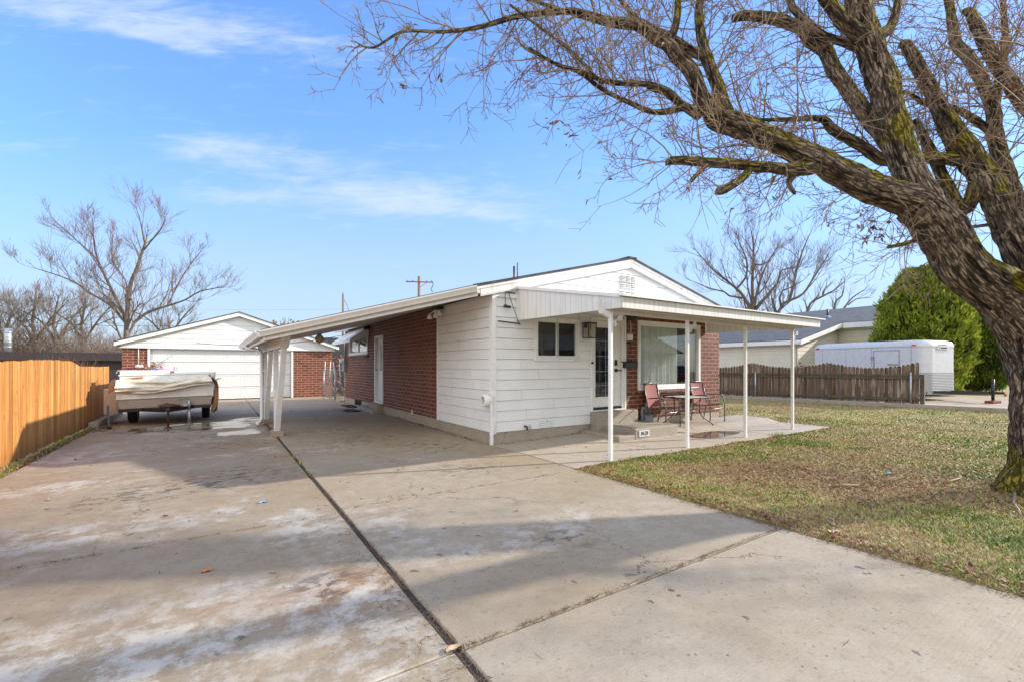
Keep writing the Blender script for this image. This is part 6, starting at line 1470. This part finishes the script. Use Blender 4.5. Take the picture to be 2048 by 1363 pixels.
def scrap(lab,px,py,s,mat,cat='litter',name='blue_scrap',zz=.02):
    q=Vector(gp(px,py));q.z=zz;m=MB();random.seed(px)
    vs=[];n=5
    for i in range(n):
        for j in range(n):vs.append(q+Vector((s*(i/(n-1)-.5)+random.uniform(-.2,.2)*s/n,s*.5*(j/(n-1)-.5),s*.22*random.random())))
    f=[(i*n+j,(i+1)*n+j,(i+1)*n+j+1,i*n+j+1) for i in range(n-1) for j in range(n-1)];m.add(vs,f,0,False);m.add([v+Vector((0,0,-.003)) for v in vs],f);tag(m.build(name,mat,loc=tuple(q),fixn=False),lab,cat)
LBLUE=simple('pale_blue_plastic',(.18,.36,.66),.5);PALELEAF=simple('pale_dry_leaf',(.42,.30,.2),.8,var=.25,scale=20)
scrap('blue plastic scrap on the brown lawn',1779,949,.09,LBLUE);scrap('pale blue plastic scrap lying on the driveway',526,1004,.075,LBLUE,zz=.004)
scrap('curled pale dry leaf lying in the driveway joint',905,1298,.085,PALELEAF,'leaf','dry_leaf',.006)
scrap('big pale dry leaf beside the bent twig on the lawn',1668,1068,.10,PALELEAF,'leaf','dry_leaf')
scrap('orange dry leaf alone on the left driveway slab',413,1142,.06,simple('orange_leaf',(.45,.17,.05),.8,var=.2,scale=20),'leaf','dry_leaf',.005)
scrap('clump of tan dead leaves caught on top of the picket fence',1602,732,.01,PALELEAF,'leaf','tmp_leaf') if False else None
m=MB();random.seed(77);q=at(1605,734,19.0);DLc=thing('dead_leaf_clump','clump of tan dead leaves caught on the picket fence top','leaves',tuple(q))
for i in range(10):leaf_cluster(m,q+Vector((random.gauss(0,.10),random.gauss(0,.2),random.gauss(0,.09))),5,.07,.1)
o=m.build('leaves',leaf_mat('tan_leaf',[(.3,.2,.13),(.5,.34,.22)]),DLc,uv=False,fixn=False);add_tint(o,7)
m=MB()
for k in range(9):
    t=[(3.55+.28*math.cos(a)*(.6+.05*k),14.75+.38*math.sin(a)*(.6+.05*k),.008+.006*(k%3)) for a in[i*.35+k for i in range(19)]];m.tube(t,.007,5)
tag(m.build('coiled_cable',DARKIRON,loc=(3.55,14.75,0)),'dark coiled cable lying on the drive beside the side steps','cable')
m=MB();m.box(3.72,4.12,15.9,17.1,0.0,.015);tag(m.build('door_mat',RUBBER,bevel=.004,loc=(3.9,16.5,0)),'black rubber mat on the drive beside the basement vent','mat')

# ------------------------------------------------------------------ sky, sun, camera
sun_dir=Vector((2.9,-1.0,1.43)).normalized();el=math.asin(sun_dir.z);rot=math.atan2(sun_dir.x,sun_dir.y)
sc=bpy.context.scene
w=bpy.data.worlds.new('World');sc.world=w;w.use_nodes=True;t=NT(w.node_tree)
sky=t.new('ShaderNodeTexSky',sky_type='NISHITA');sky.sun_disc=False;sky.sun_elevation=el;sky.sun_rotation=rot;sky.altitude=1300;sky.air_density=1.0;sky.dust_density=.6;sky.ozone_density=2.2
hs=t.new('ShaderNodeHueSaturation',{'Hue':.5,'Saturation':SKY_SAT,'Value':1.,'Color':t.mix(1.,sky.outputs[0],SKY_TINT,'MULTIPLY')})
D=t.coord('Generated');q=t.sepx(D)
fw=t.math('MAXIMUM',t.math('ADD',t.math('MULTIPLY',q[0],SY),t.math('MULTIPLY',q[1],CY)),.05)
az=t.math('DIVIDE',t.math('SUBTRACT',t.math('MULTIPLY',q[0],CY),t.math('MULTIPLY',q[1],SY)),fw);elv=t.math('DIVIDE',q[2],fw)
UVc=t.comb(az,t.math('MULTIPLY',elv,1.),0.)
wisp=t.noise(t.mapping(UVc,(3.2,17,1),rot=(0,0,R(0))),1.6,9,.60,.9);wisp2=t.noise(t.mapping(UVc,(9,34,1),rot=(0,0,R(-3))),1.5,8,.62,.5)
wv=t.math('ADD',t.math('MULTIPLY',wisp,.65),t.math('MULTIPLY',wisp2,.35))
def sang(px,py):
    return (px-CX)/FPX,(HY-py)/FPX
tot=None
for (px,py,sx,sy,tilt,k) in((170,20,330,42,-.10,1.),(330,78,120,18,-.30,.9),(560,85,240,40,-.2,.5),(470,303,190,30,-.06,.95),(780,392,280,46,-.04,1.),(300,250,420,50,-.03,.12),(430,392,120,16,-.05,.6),(1010,432,150,14,-.05,.5),(60,300,110,16,-.1,.3),(650,86,90,9,-.1,.3)):
    a,e=sang(px,py);a2,_=sang(px+sx,py);_,e2=sang(px,py-sy)
    da=t.math('SUBTRACT',az,a);de=t.math('ADD',t.math('SUBTRACT',elv,e),t.math('MULTIPLY',da,-tilt))
    x=t.math('DIVIDE',da,abs(a2-a));y=t.math('DIVIDE',de,abs(e2-e))
    g_=t.math('MULTIPLY',t.math('EXPONENT',t.math('MULTIPLY',t.math('ADD',t.math('MULTIPLY',x,x),t.math('MULTIPLY',y,y)),-1.)),k)
    tot=g_ if tot is None else t.math('ADD',tot,g_)
cm=t.ramp(t.math('ADD',wv,t.math('MULTIPLY',t.math('MINIMUM',tot,1.),.34)),.53,.98,0,.62)
sk=hs.outputs[0];lum=t.vmath('DOT_PRODUCT',sk,(.3,.5,.2));gain=t.math('DIVIDE',1.30,t.math('ADD',1.,t.math('MULTIPLY',lum,.34)));sk=t.vmath('MULTIPLY',sk,t.comb(gain,gain,gain))
low=t.ramp(elv,.0,.56,.76,0)
c=t.mix(low,sk,CLOUD_LOW)
# bright white added over the unseen street side of the sky, as fill light
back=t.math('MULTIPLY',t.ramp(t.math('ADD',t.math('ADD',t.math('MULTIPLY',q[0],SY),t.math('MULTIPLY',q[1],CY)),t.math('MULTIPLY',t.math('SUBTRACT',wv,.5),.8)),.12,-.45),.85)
c=t.mix(cm,c,CLOUD);c=t.mix(back,c,SKY_BACK_FILL)
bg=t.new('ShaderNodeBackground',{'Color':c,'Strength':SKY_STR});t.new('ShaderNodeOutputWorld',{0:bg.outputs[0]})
s=bpy.data.lights.new('Sun','SUN');s.energy=SUN_E;s.angle=R(1.0);s.color=(1.,.93,.83);so=bpy.data.objects.new('Sun',s);C.objects.link(so);so.rotation_euler=sun_dir.to_track_quat('Z','Y').to_euler();so.location=(30,-10,20)
cam=bpy.data.cameras.new('Camera');cam.sensor_width=36;cam.lens=36*FPX/2048;cam.shift_y=(HY-681.5)/2048;cam.clip_start=.05;cam.clip_end=2000
co=bpy.data.objects.new('Camera',cam);C.objects.link(co);co.location=(0,0,CAM_H);co.rotation_euler=(R(90),0,-YAW);sc.camera=co
sc.view_settings.view_transform='Standard';sc.view_settings.look='None';sc.view_settings.exposure=EXPO;sc.view_settings.gamma=1
sc.render.engine='CYCLES';sc.cycles.use_denoising=True;sc.cycles.max_bounces=7;sc.cycles.diffuse_bounces=3;sc.cycles.transparent_max_bounces=12
try:sc.cycles.denoiser='OPENIMAGEDENOISE'
except Exception:pass
for o in list(bpy.data.objects):
    if '_base' in o:del o['_base']
